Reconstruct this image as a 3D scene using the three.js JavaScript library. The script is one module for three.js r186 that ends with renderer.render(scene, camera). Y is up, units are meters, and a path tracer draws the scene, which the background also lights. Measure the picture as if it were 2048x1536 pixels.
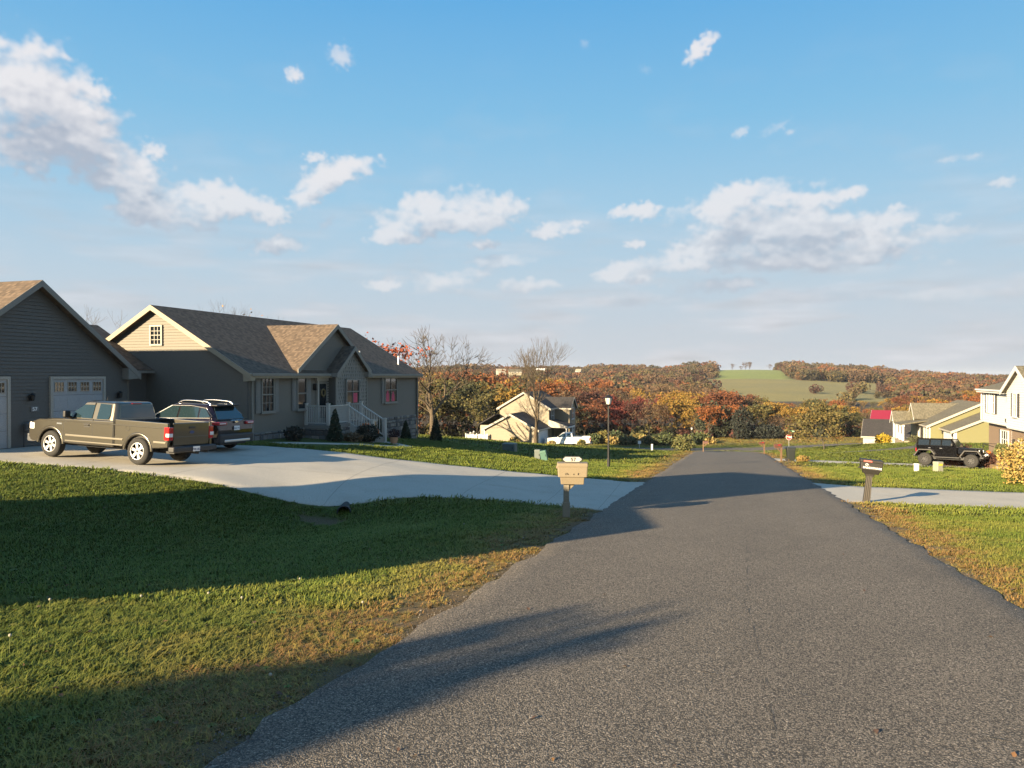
import * as THREE from 'three';
import { mergeGeometries } from 'three/addons/utils/BufferGeometryUtils.js';
import { RoundedBoxGeometry } from 'three/addons/geometries/RoundedBoxGeometry.js';
import { TextGeometry } from 'three/addons/geometries/TextGeometry.js';
import { FontLoader } from 'three/addons/loaders/FontLoader.js';
import { createNoise2D, createNoise3D } from 'simplex-noise';

// ---------------------------------------------------------------- camera, sky, sun, exposure
const scene = new THREE.Scene();
const camera = new THREE.PerspectiveCamera(52.42, 4 / 3, 0.1, 9000);
camera.position.set(0, 2.2, 0);
camera.rotation.set(-0.0103, 0, 0);
const renderer = new THREE.WebGLRenderer({ antialias: true });
renderer.toneMapping = THREE.LinearToneMapping;
renderer.toneMappingExposure = 3.4;
renderer.shadowMap.enabled = true;

const SUN_AZ = 45 * Math.PI / 180, SUN_EL = 16.2 * Math.PI / 180;   // light travels to the right and away, low
const toSun = new THREE.Vector3(-Math.sin(SUN_AZ) * Math.cos(SUN_EL), Math.sin(SUN_EL), Math.cos(SUN_AZ) * Math.cos(SUN_EL));
const sun = new THREE.DirectionalLight(new THREE.Color().setRGB(1, 0.79, 0.5), 5);
sun.name = 'sun';
sun.position.copy(toSun).multiplyScalar(200);
sun.castShadow = true;
Object.assign(sun.shadow.camera, { left: -120, right: 120, top: 80, bottom: -80, near: 1, far: 600 });
sun.shadow.mapSize.set(4096, 4096);
scene.add(sun, sun.target);

function rng(seed) { let s = seed | 0; return () => { s = (s + 0x6d2b79f5) | 0; let t = Math.imul(s ^ (s >>> 15), 1 | s); t = (t + Math.imul(t ^ (t >>> 7), 61 | t)) ^ t; return ((t ^ (t >>> 14)) >>> 0) / 4294967296; }; }
const n2 = createNoise2D(rng(11)), n3 = createNoise3D(rng(12));
const clamp = (x, a = 0, b = 1) => Math.min(b, Math.max(a, x)), lerp = (a, b, t) => a + (b - a) * t;
const sstep = (a, b, x) => { const t = clamp((x - a) / (b - a)); return t * t * (3 - 2 * t); };
const fbm = (x, y, o = 4) => { let s = 0, a = 0.5, f = 1; for (let i = 0; i < o; i++) { s += a * n2(x * f + i * 17.3, y * f - i * 9.1); f *= 2.03; a *= 0.5; } return s; };
const C = (r, g, b) => new THREE.Color().setRGB(r, g, b);

// ---------------------------------------------------------------- sky: air and clouds, one map for all directions
{
  const W = 4096, H = 2048, HH = H / 2, EXP = 3.4;
  const data = new Float32Array(W * H * 4), den = new Float32Array(W * HH), soft = new Float32Array(W * HH);
  // az 0 = straight ahead (-z), positive to the right
  const put = (az, el, ra, re, tilt, amount, thin) => {
    const R = Math.max(ra, re) * 1.25, ct = Math.cos(tilt), st = Math.sin(tilt);
    const r0 = Math.max(0, Math.floor((el - R) / Math.PI * H)), r1 = Math.min(HH - 1, Math.ceil((el + R) / Math.PI * H));
    const c0 = Math.floor((az / (2 * Math.PI) + 0.25) * W - R / (2 * Math.PI) * W), c1 = Math.ceil((az / (2 * Math.PI) + 0.25) * W + R / (2 * Math.PI) * W);
    for (let r = r0; r <= r1; r++) for (let c = c0; c <= c1; c++) {
      let a = ((c + 0.5) / W - 0.25) * 2 * Math.PI - az, e = (r + 0.5) / H * Math.PI - el;
      if (Math.abs(a) > 1.5 * ra && Math.abs(e) > 1.5 * re) continue;
      const fq = 1.9 / ra, wa = fbm(a * fq + az * 31, e * fq * 1.4 + el * 57, 3), we = fbm(a * fq * 1.1 + 70 + el * 31, e * fq * 1.3 + az * 23, 3); a += wa * ra * 0.42; e += we * re * 0.55;
      const x = (a * ct + e * st) / ra, y = (-a * st + e * ct) / re, d = 1 - x * x - y * y;
      if (d <= 0) continue;
      const i = r * W + ((c % W) + W) % W;
      den[i] = Math.max(den[i], d * amount) + 0.25 * Math.min(den[i], d * amount);
      soft[i] = Math.max(soft[i], thin);
    }
  };
  const dir = (u, v) => { const az = Math.atan((u - 1024) / 1560); return [az, Math.atan((752 - v) / 1560 * Math.cos(az))]; };
  const cl = (u, v, ru, rv, tilt = 0, amount = 1, thin = 0.95) => { const [az, el] = dir(u, v), k = 1 / 1560; put(az, el, ru * k * 1.15, rv * k * 1.25, tilt * Math.PI / 180, amount, thin); };
  for (const a of [
    [30, 150, 90, 62], [100, 185, 95, 55, -20], [70, 270, 95, 55], [150, 255, 110, 62, -25], [190, 195, 30, 26], [215, 325, 105, 52, -25], [262, 372, 80, 42, -30], [60, 310, 60, 30], [310, 300, 24, 18],
    [290, 428, 55, 26], [370, 412, 90, 38], [440, 398, 70, 32], [500, 412, 70, 26, -8], [548, 432, 36, 19], [350, 445, 90, 16, 0, .8],
    [625, 385, 48, 24, 35], [660, 352, 66, 30, 22], [705, 338, 62, 20, 12], [690, 325, 26, 16], [635, 317, 24, 11, 0, .9],
    [590, 151, 19, 14], [683, 116, 29, 19, 0, .8, .7], [1400, 100, 36, 15, 38], [550, 492, 68, 17, 6], [655, 446, 24, 9, 45, .7, .5],
    [860, 405, 60, 20], [940, 408, 100, 28], [1010, 418, 55, 24], [850, 440, 100, 32], [930, 440, 120, 26], [780, 470, 55, 17, 8], [800, 475, 70, 12],
    [1238, 425, 24, 12, 10], [1285, 424, 40, 16], [1360, 425, 50, 17, 25, .8, .7], [1120, 455, 46, 14], [1090, 468, 40, 12], [1150, 446, 26, 9],
    [1450, 400, 60, 24, 14], [1510, 388, 90, 22, 8], [1560, 402, 70, 20], [1640, 400, 80, 17, 8], [1700, 388, 26, 9, 20], [1440, 430, 60, 30, 25], [1470, 455, 100, 38, 18], [1560, 450, 110, 40], [1640, 450, 90, 34], [1720, 452, 80, 26], [1780, 440, 52, 20, 5], [1400, 495, 90, 26, 12], [1520, 495, 150, 34], [1660, 500, 150, 34], [1760, 496, 76, 28], [1560, 520, 220, 18],
    [1280, 540, 90, 22, 6], [1380, 530, 70, 16], [1220, 548, 40, 12], [1045, 570, 75, 15], [1440, 570, 95, 15, 3], [860, 560, 110, 20, 0, .8], [770, 572, 40, 12], [970, 490, 34, 9], [1000, 522, 80, 12, 0, .8, .7], [1270, 489, 22, 8], [940, 545, 70, 10, 0, .7, .7],
    [1550, 256, 34, 9, 20, .8, .6], [1480, 265, 18, 8, 20, .8, .6], [1578, 266, 10, 5, 0, .8, .6], [1900, 319, 24, 6, 8, .8, .6], [1945, 315, 20, 6, 8, .8, .6], [2006, 366, 28, 9, 6, .9, .8], [1645, 367, 26, 8, 8, .7, .6], [1888, 433, 24, 9, 0, .8, .6], [1880, 468, 60, 15, 0, .8, .7], [1700, 592, 150, 10, 0, .8, .6], [1880, 590, 150, 11, 0, .8, .6], [1600, 588, 90, 10, 0, .8, .6], [1300, 600, 120, 14, 0, .8, .6], [1900, 525, 20, 6, 0, .7, .5], [1170, 96, 10, 12, 50, .6, .4], [1290, 142, 14, 9, 0, .6, .4],
  ]) cl(...a);
  const r = rng(7);
  for (let i = 0; i < 150; i++) {   // the same kind of cloud all round, away from the listed ones
    const az = -Math.PI + r() * 2 * Math.PI, el = 0.06 + 0.75 * r() * r();
    if (Math.abs(az) < 0.72 && el < 0.56) { r(); continue; }
    const n = 2 + Math.floor(r() * 5), s = 0.02 + 0.035 * r() + 0.04 * el;
    for (let k = 0; k < n; k++) put(az + (r() - 0.5) * s * 4, Math.max(0.03, el + (r() - 0.5) * s * 1.3), s * (0.7 + r()), s * (0.35 + 0.35 * r()), (r() - 0.5) * 0.6, 1, 0.9);
  }
  const val = new Float32Array(W * HH);
  for (let row = 0; row < HH; row++) for (let c = 0; c < W; c++) {
    const i = row * W + c;
    if (den[i] <= 0) { val[i] = -1; continue; }
    const az = ((c + 0.5) / W - 0.25) * 2 * Math.PI, el = (row + 0.5) / H * Math.PI;
    const n = fbm(az * 13, el * 22, 6), m = fbm(az * 48 + 9, el * 75, 5);
    val[i] = Math.pow(den[i], 0.75) * 1.25 + n * 0.62 + m * 0.16 - 0.36;
  }
  const at = (row, c) => Math.max(-0.25, val[clamp(row, 0, HH - 1) * W + ((c % W) + W) % W]);
  const G = [   // colour of clear air against elevation in degrees, as seen
    [0, .59, .63, .68], [3, .57, .635, .70], [7, .50, .635, .745], [12, .37, .60, .785], [18, .235, .525, .785], [26, .13, .42, .765], [40, .10, .31, .62], [90, .10, .25, .50]];
  for (let row = 0; row < H; row++) {
    const elr = (row + 0.5 - HH) / H * Math.PI, el = Math.max(0, elr), deg = el * 180 / Math.PI;
    let k = 0; while (k < G.length - 2 && G[k + 1][0] < deg) k++;
    const t = clamp((deg - G[k][0]) / (G[k + 1][0] - G[k][0])), base = [1, 2, 3].map((q) => lerp(G[k][q], G[k + 1][q], t));
    for (let c = 0; c < W; c++) {
      const az = ((c + 0.5) / W - 0.25) * 2 * Math.PI, o = (row * W + c) * 4;
      let rgb = base.slice();
      const sx = Math.sin(az) * Math.cos(el), sz = -Math.cos(az) * Math.cos(el), cs = Math.max(0, sx * toSun.x + Math.sin(el) * toSun.y + sz * toSun.z);
      const glow = 0.35 * Math.pow(cs, 6) + 0.8 * Math.pow(cs, 60);
      rgb[0] += glow; rgb[1] += glow * 0.85; rgb[2] += glow * 0.6;
      if (row >= HH) {
        const rr = row - HH, i = rr * W + c;
        // thin veil and low bands of cloud towards the horizon
        const veil = sstep(-0.15, 0.5, fbm(az * 3.1 + 3, el * 19, 5)) * sstep(0.26, 0.07, el) * 0.42 + sstep(0.0, 0.6, fbm(az * 5 + 31, el * 11, 4)) * sstep(0.45, 0.12, el) * 0.16;
        const vs = 0.67 + 0.22 * fbm(az * 6, el * 46, 4);
        rgb = [lerp(rgb[0], vs, veil), lerp(rgb[1], vs * 0.985, veil), lerp(rgb[2], vs * 1.03, veil)];
        if (val[i] > -0.05) {
          const v = val[i], a = sstep(-0.12, 1.05, v) * soft[i] * 0.92;
          const lit = clamp(0.60 + 0.32 * (v - at(rr + 22, c - 12)) + 0.22 * (v - at(rr + 8, c - 6)) + 0.16 * (v - at(rr + 3, c - 2)) - 0.62 * sstep(0.1, 1.4, at(rr + 30, c) - 0.6 * at(rr - 26, c))), low = sstep(0.30, 0.06, el);
          const s = [lerp(0.46, 0.92, lit), lerp(0.47, 0.87, lit), lerp(0.54, 0.86, lit)];
          const wash = 0.30 * low + 0.04;
          for (let q = 0; q < 3; q++) rgb[q] = lerp(rgb[q], lerp(s[q], base[q], wash), a * lerp(1, 0.8, low));
        }
      }
      data[o] = rgb[0] / EXP; data[o + 1] = rgb[1] / EXP; data[o + 2] = rgb[2] / EXP; data[o + 3] = 1;
    }
  }
  const sky = new THREE.DataTexture(data, W, H, THREE.RGBAFormat, THREE.FloatType);
  sky.mapping = THREE.EquirectangularReflectionMapping;
  sky.magFilter = sky.minFilter = THREE.LinearFilter;
  sky.needsUpdate = true;
  scene.background = sky;
  scene.environment = sky;
}
// ---------------------------------------------------------------- tools
const taken = new Map();
function numbered(n) { const k = taken.get(n) ?? 0; taken.set(n, k + 1); return k ? n + '_' + String(k).padStart(3, '0') : n; }
function shadowed(o) { o.traverse((m) => { if (m.isMesh) m.castShadow = m.receiveShadow = true; }); return o; }
function thing(name, label, category, [x, y, d] = [0, 0, 0], turn = 0, group) {   // d = distance ahead of the camera's place (-z)
  const o = new THREE.Group(); o.name = numbered(name); scene.add(o);
  o.position.set(x, y, -d); o.rotation.y = turn; o.userData = { label, category };
  if (group) o.userData.group = group;
  return o;
}
function part(parent, name, g, m, label) {
  const o = new THREE.Mesh(g.isG ? g.build() : g, m); o.name = name; parent.add(o);
  o.castShadow = o.receiveShadow = true;
  if (label) o.userData.label = label;
  return o;
}
function solo(name, label, category, g, m, group, pos = [0, 0, 0], turn = 0) {
  const o = new THREE.Mesh(g.isG ? g.build() : g, m); o.name = numbered(name); scene.add(o);
  o.castShadow = o.receiveShadow = true; o.position.set(pos[0], pos[1], -pos[2]); o.rotation.y = turn;
  o.userData = { label, category }; if (group) o.userData.group = group;
  return o;
}
function struct(name, g, m, parent) {
  const o = new THREE.Mesh(g.isG ? g.build() : g, m); o.name = numbered(name); (parent ?? scene).add(o);
  o.castShadow = o.receiveShadow = true; if (!parent) o.userData.kind = 'structure';
  return o;
}
function copy(src, [x, y, d], turn, label, group, scale) {
  const r = src.clone(); r.name = numbered(src.name.replace(/_\d{3}$/, '')); scene.add(r);
  r.userData = { ...src.userData }; r.position.set(x, y, -d); r.rotation.y = turn;
  if (label) r.userData.label = label; if (group) r.userData.group = group; if (scale) r.scale.set(...scale);
  return r;
}
class Geo {   // a soup of flat faces; uv in metres from the face's own plane
  constructor() { this.isG = true; this.p = []; }
  tri(a, b, c) { this.p.push(...a, ...b, ...c); return this; }
  quad(a, b, c, d) { return this.tri(a, b, c).tri(a, c, d); }
  box(x0, x1, y0, y1, z0, z1) {
    const v = (x, y, z) => [x, y, z];
    this.quad(v(x0, y0, z1), v(x1, y0, z1), v(x1, y1, z1), v(x0, y1, z1)); this.quad(v(x1, y0, z0), v(x0, y0, z0), v(x0, y1, z0), v(x1, y1, z0));
    this.quad(v(x1, y0, z1), v(x1, y0, z0), v(x1, y1, z0), v(x1, y1, z1)); this.quad(v(x0, y0, z0), v(x0, y0, z1), v(x0, y1, z1), v(x0, y1, z0));
    this.quad(v(x0, y1, z1), v(x1, y1, z1), v(x1, y1, z0), v(x0, y1, z0)); this.quad(v(x0, y0, z0), v(x1, y0, z0), v(x1, y0, z1), v(x0, y0, z1));
    return this;
  }
  hex(a, b, c, d, e, f, g, h) { // bottom a b c d (counter-clockwise seen from above), top e f g h
    return this.quad(d, c, b, a).quad(e, f, g, h).quad(a, b, f, e).quad(b, c, g, f).quad(c, d, h, g).quad(d, a, e, h);
  }
  bar(p, q, w, h, up = [0, 1, 0]) {   // square bar from p to q, width w, height h
    const P = new THREE.Vector3(...p), Q = new THREE.Vector3(...q), D = Q.clone().sub(P).normalize(), S = new THREE.Vector3().crossVectors(D, new THREE.Vector3(...up));
    if (S.lengthSq() < 1e-6) S.crossVectors(D, new THREE.Vector3(1, 0, 0)); S.normalize(); const U = new THREE.Vector3().crossVectors(S, D).normalize();
    const k = (o, s, u) => o.clone().addScaledVector(S, s * w / 2).addScaledVector(U, u * h / 2).toArray();
    return this.hex(k(P, -1, -1), k(P, 1, -1), k(Q, 1, -1), k(Q, -1, -1), k(P, -1, 1), k(P, 1, 1), k(Q, 1, 1), k(Q, -1, 1));
  }
  slab(pts, th) {   // polygon given counter-clockwise from outside, thickened inward
    const v = pts.map((p) => new THREE.Vector3(...p)), n = new THREE.Vector3().crossVectors(v[1].clone().sub(v[0]), v[2].clone().sub(v[0])).normalize();
    const lo = v.map((p) => p.clone().addScaledVector(n, -th).toArray());
    for (let i = 1; i < pts.length - 1; i++) { this.tri(pts[0], pts[i], pts[i + 1]); this.tri(lo[0], lo[i + 1], lo[i]); }
    for (let i = 0; i < pts.length; i++) { const j = (i + 1) % pts.length; this.quad(lo[i], lo[j], pts[j], pts[i]); }
    return this;
  }
  lap(o, dir, nor, y0, y1, ext, course = 0.125, lip = 0.022) {   // lapped siding: o start [x,z], dir along, nor outward, ext(y) -> [s0,s1]
    const at = (s, y, k) => [o[0] + dir[0] * s + nor[0] * k, y, o[1] + dir[1] * s + nor[1] * k];
    for (let y = y0; y < y1 - 1e-4; y += course) {
      const t = Math.min(y + course, y1), a = ext(y), b = ext(t);
      if (a[1] - a[0] < 0.01) continue;
      this.quad(at(a[0], y, lip), at(a[1], y, lip), at(b[1], t, 0.002), at(b[0], t, 0.002));
      this.quad(at(a[0], y, 0), at(a[1], y, 0), at(a[1], y, lip), at(a[0], y, lip));
    }
    return this;
  }
  add(g) { const n = g.index ? g.toNonIndexed() : g, a = n.attributes.position.array; for (let i = 0; i < a.length; i++) this.p.push(a[i]); return this; }
  build() {
    const g = new THREE.BufferGeometry(); g.setAttribute('position', new THREE.Float32BufferAttribute(this.p, 3)); g.computeVertexNormals();
    const P = g.attributes.position, N = g.attributes.normal, uv = new Float32Array(P.count * 2);
    for (let i = 0; i < P.count; i++) {
      const ax = Math.abs(N.getX(i)), ay = Math.abs(N.getY(i)), az = Math.abs(N.getZ(i));
      if (ay > 0.6) { uv[i * 2] = P.getX(i); uv[i * 2 + 1] = P.getZ(i); }
      else if (ax > az) { uv[i * 2] = P.getZ(i); uv[i * 2 + 1] = P.getY(i); } else { uv[i * 2] = P.getX(i); uv[i * 2 + 1] = P.getY(i); }
    }
    g.setAttribute('uv', new THREE.BufferAttribute(uv, 2));
    return g;
  }
}
const rbox = (x0, x1, y0, y1, z0, z1, r = 0.02, seg = 2) => { const g = new RoundedBoxGeometry(x1 - x0, y1 - y0, z1 - z0, seg, Math.min(r, (x1 - x0) / 2.01, (y1 - y0) / 2.01, (z1 - z0) / 2.01)); g.translate((x0 + x1) / 2, (y0 + y1) / 2, (z0 + z1) / 2); return g; };
const cyl = (r0, r1, h, n = 16) => new THREE.CylinderGeometry(r0, r1, h, n);
const moved = (g, x, y, z) => { g.translate(x, y, z); return g; };
const strip = (g) => { const n = g.index ? g.toNonIndexed() : g; for (const k of Object.keys(n.attributes)) if (!['position', 'normal', 'uv'].includes(k)) n.deleteAttribute(k); return n; };
const join = (...gs) => mergeGeometries(gs.map(strip));
function tube(pts, radii, sides = 5) {   // tapered tube through points
  const pos = [], nor = [], idx = [];
  let base = 0;
  const X = new THREE.Vector3(), Y = new THREE.Vector3(), T = new THREE.Vector3();
  for (let i = 0; i < pts.length; i++) {
    T.copy(pts[Math.min(i + 1, pts.length - 1)]).sub(pts[Math.max(i - 1, 0)]).normalize();
    if (i === 0) { X.set(1, 0, 0); if (Math.abs(T.x) > 0.8) X.set(0, 0, 1); }
    X.addScaledVector(T, -X.dot(T)).normalize(); Y.crossVectors(T, X);
    for (let k = 0; k < sides; k++) { const a = k / sides * 2 * Math.PI, c = Math.cos(a), s = Math.sin(a), nx = X.x * c + Y.x * s, ny = X.y * c + Y.y * s, nz = X.z * c + Y.z * s; pos.push(pts[i].x + nx * radii[i], pts[i].y + ny * radii[i], pts[i].z + nz * radii[i]); nor.push(nx, ny, nz); }
    if (i) for (let k = 0; k < sides; k++) { const a = base + k, b = base + (k + 1) % sides, c = a - sides, d = b - sides; idx.push(c, d, b, c, b, a); }
    base += sides;
  }
  return { pos, nor, idx };
}
class Soup { constructor() { this.pos = []; this.nor = []; this.idx = []; this.col = []; }
  add(t) { const b = this.pos.length / 3; for (const v of t.pos) this.pos.push(v); for (const v of t.nor) this.nor.push(v); for (const v of t.idx) this.idx.push(v + b); return this; }
  build() { const g = new THREE.BufferGeometry(); g.setAttribute('position', new THREE.Float32BufferAttribute(this.pos, 3)); g.setAttribute('normal', new THREE.Float32BufferAttribute(this.nor, 3)); g.setIndex(this.idx);
    if (this.col.length) g.setAttribute('color', new THREE.Float32BufferAttribute(this.col, 3));
    const uv = new Float32Array(this.pos.length / 3 * 2); for (let i = 0; i < uv.length / 2; i++) { uv[2 * i] = this.pos[3 * i] + this.pos[3 * i + 2]; uv[2 * i + 1] = this.pos[3 * i + 1]; } g.setAttribute('uv', new THREE.BufferAttribute(uv, 2)); return g; } }
// ---------------------------------------------------------------- textures and materials
function tex(size, metres, fill, srgb = true) {   // fill(i, j) -> grey 0..1 or [r,g,b]; repeats every `metres`
  const d = new Uint8Array(size * size * 4);
  for (let j = 0; j < size; j++) for (let i = 0; i < size; i++) { const v = fill(i, j), o = (j * size + i) * 4, a = Array.isArray(v) ? v : [v, v, v]; for (let k = 0; k < 3; k++) d[o + k] = clamp(a[k]) * 255; d[o + 3] = 255; }
  const t = new THREE.DataTexture(d, size, size); t.wrapS = t.wrapT = THREE.RepeatWrapping; t.magFilter = THREE.LinearFilter; t.minFilter = THREE.LinearMipmapLinearFilter; t.generateMipmaps = true;
  if (srgb) t.colorSpace = THREE.SRGBColorSpace; t.repeat.set(1 / metres, 1 / metres); t.needsUpdate = true; return t;
}
// noise that repeats over the tile
const tileN = (i, j, size, f, o = 3) => { let s = 0, a = 0.5; for (let k = 0; k < o; k++) { const R = f / (2 * Math.PI), x = i / size * 2 * Math.PI, y = j / size * 2 * Math.PI; s += a * n3(R * Math.cos(x) + 5 * k + R * Math.cos(y) * 0.73, R * Math.sin(x) + 3 * k + R * Math.sin(y) * 0.61, R * Math.cos(y) * 0.9 - R * Math.sin(y) * 0.5 + 7 * k); a *= 0.5; f *= 2; } return s; };
const M = (color, roughness = 0.8, o = {}) => new THREE.MeshStandardMaterial({ color, roughness, ...o });
const MP = (color, roughness, o = {}) => new THREE.MeshPhysicalMaterial({ color, roughness, ...o });

function grains(size, count, r0, r1, seed, base = 0.35) {   // stones stamped on a tile
  const h = new Float32Array(size * size).fill(base), r = rng(seed), z = new Float32Array(size * size);
  for (let n = 0; n < count; n++) {
    const cx = r() * size, cy = r() * size, R = r0 + (r1 - r0) * r() * r(), b = 0.30 + 0.55 * r() * r() + 0.15 * r(), e = 0.7 + 0.5 * r();
    for (let y = Math.floor(cy - R); y <= cy + R; y++) for (let x = Math.floor(cx - R); x <= cx + R; x++) {
      const q = ((x - cx) / e) ** 2 + ((y - cy) * e) ** 2; if (q > R * R) continue;
      const i = (((y % size) + size) % size) * size + (((x % size) + size) % size), t = 1 - q / (R * R);
      if (t > z[i] * 0.6) { h[i] = b * (0.75 + 0.25 * t); z[i] = t; }
    }
  }
  return { h, z };
}
const S = 1024, gr = grains(S, 26000, 2.2, 6.5, 5, 0.13);
const asphaltMap = tex(S, 1.9, (i, j) => { const g = gr.h[j * S + i], v = 0.25 + 0.82 * g; return [v * 1.0, v * 0.985, v * 0.965]; });
const asphaltBump = tex(S, 1.9, (i, j) => 0.25 + 0.75 * gr.z[j * S + i], false);
const speckMap = tex(512, 1.6, (i, j) => 0.86 + 0.16 * tileN(i, j, 512, 60, 3) + 0.05 * (((i * 7919 + j * 104729) % 97) / 97 - 0.5));
const speckBump = tex(512, 1.6, (i, j) => 0.5 + 0.5 * tileN(i, j, 512, 90, 3), false);
const lawnMap = tex(512, 1.4, (i, j) => { const a = tileN(i, j, 512, 70, 3), b = tileN(i + 77, j + 31, 512, 150, 2), v = 0.72 + 0.34 * a + 0.26 * b; return [v, v, v * 0.95]; });
const lawnBump = tex(512, 1.4, (i, j) => 0.5 + 0.6 * tileN(i, j, 512, 110, 3), false);
const shingleFill = (bump) => { const r = rng(31), rows = 14, cols = 8, sh = []; for (let y = 0; y < rows; y++) { sh[y] = []; for (let x = 0; x < cols * 2; x++) sh[y][x] = [r(), 0.6 + 0.4 * r()]; }
  return (i, j) => { const y = Math.floor(j / 512 * rows), fy = j / 512 * rows - y, off = (y * 0.37) % 1, xx = ((i / 512 * cols + off) % cols), x = Math.floor(xx * 2), fx = xx * 2 - x, s = sh[y][x % (cols * 2)];
    if (bump) return 0.3 + 0.5 * (1 - fy) * s[1] - (fx < 0.05 && s[0] > 0.4 ? 0.2 : 0);
    return 0.70 + 0.26 * s[0] + 0.12 * tileN(i, j, 512, 90, 2) - (fy > 0.9 ? 0.16 : 0) - (fx < 0.05 && s[0] > 0.4 ? 0.1 : 0); }; };
const shingleMap = tex(512, 2, shingleFill(false)), shingleBump = tex(512, 2, shingleFill(true), false);
const grainMap = tex(256, 0.8, (i, j) => 0.86 + 0.15 * tileN(i, j, 256, 30, 4));
const barkMap = tex(256, 0.7, (i, j) => 0.66 + 0.5 * tileN(i * 3, Math.floor(j * 0.5), 256, 24, 3) + 0.12 * tileN(i, j, 256, 60, 2));
const roofM = (c) => M(c, 0.92, { map: shingleMap, bumpMap: shingleBump, bumpScale: 0.012 });
const sideM = (c, rough = 0.62) => M(c, rough, { map: grainMap });
const mat = {
  asphalt: M(C(.52, .455, .38), 0.86, { map: asphaltMap, bumpMap: asphaltBump, bumpScale: 0.007, vertexColors: true }),
  concrete: M(C(.58, .535, .46), 0.9, { map: speckMap, bumpMap: speckBump, bumpScale: 0.002, vertexColors: true }),
  ground: M(C(1, 1, 1), 1, { map: lawnMap, bumpMap: lawnBump, bumpScale: 0.02, vertexColors: true }),
  glass: MP(C(.012, .016, .02), 0.04, { specularIntensity: 1, clearcoat: 0.6, clearcoatRoughness: 0.02 }),
  carGlass: MP(C(.014, .028, .034), 0.05, { clearcoat: 1, clearcoatRoughness: 0.03 }),
  pane: MP(C(1, 1, 1), 0.03, { transmission: 1, thickness: 0 }),
  black: M(C(.012, .012, .013), 0.5), rubber: M(C(.022, .021, .020), 0.85), darkPlastic: M(C(.03, .03, .032), 0.55),
  white: M(C(.78, .77, .74), 0.5), whiteTrim: sideM(C(.80, .79, .75), 0.5), chrome: M(C(.75, .75, .76), 0.22, { metalness: 1 }), alloy: M(C(.62, .62, .63), 0.34, { metalness: 0.85 }),
  redLens: MP(C(.42, .012, .015), 0.12, { clearcoat: 1 }), clearLens: MP(C(.7, .7, .72), 0.1, { clearcoat: 1 }),
};
// ---------------------------------------------------------------- terrain
const ROAD = 0.275, RL = Math.hypot(1, ROAD);                       // the street runs ahead and to the right
const sigma = (x, d) => (d + ROAD * x) / RL, across = (x, d) => (x - 0.21 - ROAD * d) / RL;   // along and across the street
function profile(s) {   // height along the street: steady fall, steeper beyond the brow, then level
  const k = [[-60, 4.0], [0, 0], [74, -4.95], [84, -5.75], [100, -7.35], [118, -9.05], [128, -9.5], [150, -9.6], [400, -9.8]];
  let i = 0; while (i < k.length - 2 && k[i + 1][0] < s) i++;
  return lerp(k[i][1], k[i + 1][1], (s - k[i][0]) / (k[i + 1][0] - k[i][0]));
}
const smoothProfile = (s) => (profile(s - 4) + profile(s - 2) + profile(s) + profile(s + 2) + profile(s + 4)) / 5;
const known = [   // x, d, height where the photograph gives it
  [-17, 24, -.28], [-17, 31, -.3], [-22, 27, -.2], [-12, 22.3, -.42], [-12, 30, -.52], [-11, 24, -.56], [-14, 25, -.44], [-8, 21.3, -.65], [-8, 31, -.72], [-3, 21.6, -1.08], [-4.9, 31.2, -1.12], [.5, 31, -1.65], [0, 21.5, -1.28], [2.7, 21.2, -1.4],
  [-11, 33.6, -.6], [-8, 38.2, -.95], [-5, 42, -1.5], [-6, 49.8, -1.8], [-2, 40, -1.75], [-20, 45, -.7], [-12, 60, -2.6], [-25, 62, -2.2], [-30, 30, .1], [-30, 10, .6], [-14, 8, .15], [-14, -8, .7], [-40, 45, 0],
  [-5.5, 8.3, -.3], [-8.2, 12.6, -.6], [-11.9, 18, -.52], [-4.7, 20.2, -1.62], [-5.6, 17, -1.4], [-6.5, 13.5, -1.05], [-1.5, 18.6, -1.25], [-15, 19.5, -.3], [-7.3, 19.4, -1.1], [-2.5, 16, -1.05],
  [0, 55, -3.2], [1.4, 45, -2.6], [-9, 88, -4.6], [-7.3, 72, -3.45], [-4.6, 88, -5.1], [4.4, 90, -5.8], [9.4, 90, -6.0], [15, 85, -6.0], [0, 105, -7.0], [-10, 105, -7.0], [-14, 100, -6.4], [8, 104, -7.2], [12, 118, -8.6], [-20, 125, -9], [18, 118, -9.1], [-6, 62, -2.75],
  [30, 54, -4.1], [36, 52, -4.2], [45, 50, -4.2], [22.9, 42, -2.95], [21, 33, -2.4], [16, 24, -1.85], [30, 20, -1.9], [20, 12, -1.1], [15, 5, -.5], [55.6, 105, -6.8], [45, 95, -6.6], [39, 86, -6.1], [70, 100, -6.6], [48, 112, -7.8], [50, 128, -9.2], [62, 130, -9],
  [45, 145, -8.8], [30, 145, -9.0], [10, 140, -9.6], [90, 20, -3.5], [100, 80, -6.5], [100, 140, -8.8], [-60, 20, .6], [-60, 80, -3.2], [-60, 140, -9], [-40, 105, -6], [0, -28, 1.7], [40, -28, .5], [-50, -28, 2.2], [90, -28, -1],
];
for (let s = -24; s <= 132; s += 12) for (const q of [-3.9, -2, 2, 3.9]) known.push([(q * RL + 0.21 + ROAD * s * RL) / (1 + ROAD * ROAD), 0, 0, s, q]);
for (const p of known) if (p.length === 5) { const [, , , s, q] = p; // invert (sigma, across)
  const d = (s * RL - ROAD * (q * RL + 0.21)) / (1 + ROAD * ROAD), x = q * RL + 0.21 + ROAD * d; p[0] = x; p[1] = d; p[2] = smoothProfile(s) - (Math.abs(q) > 3 ? 0.03 : 0); }
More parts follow.
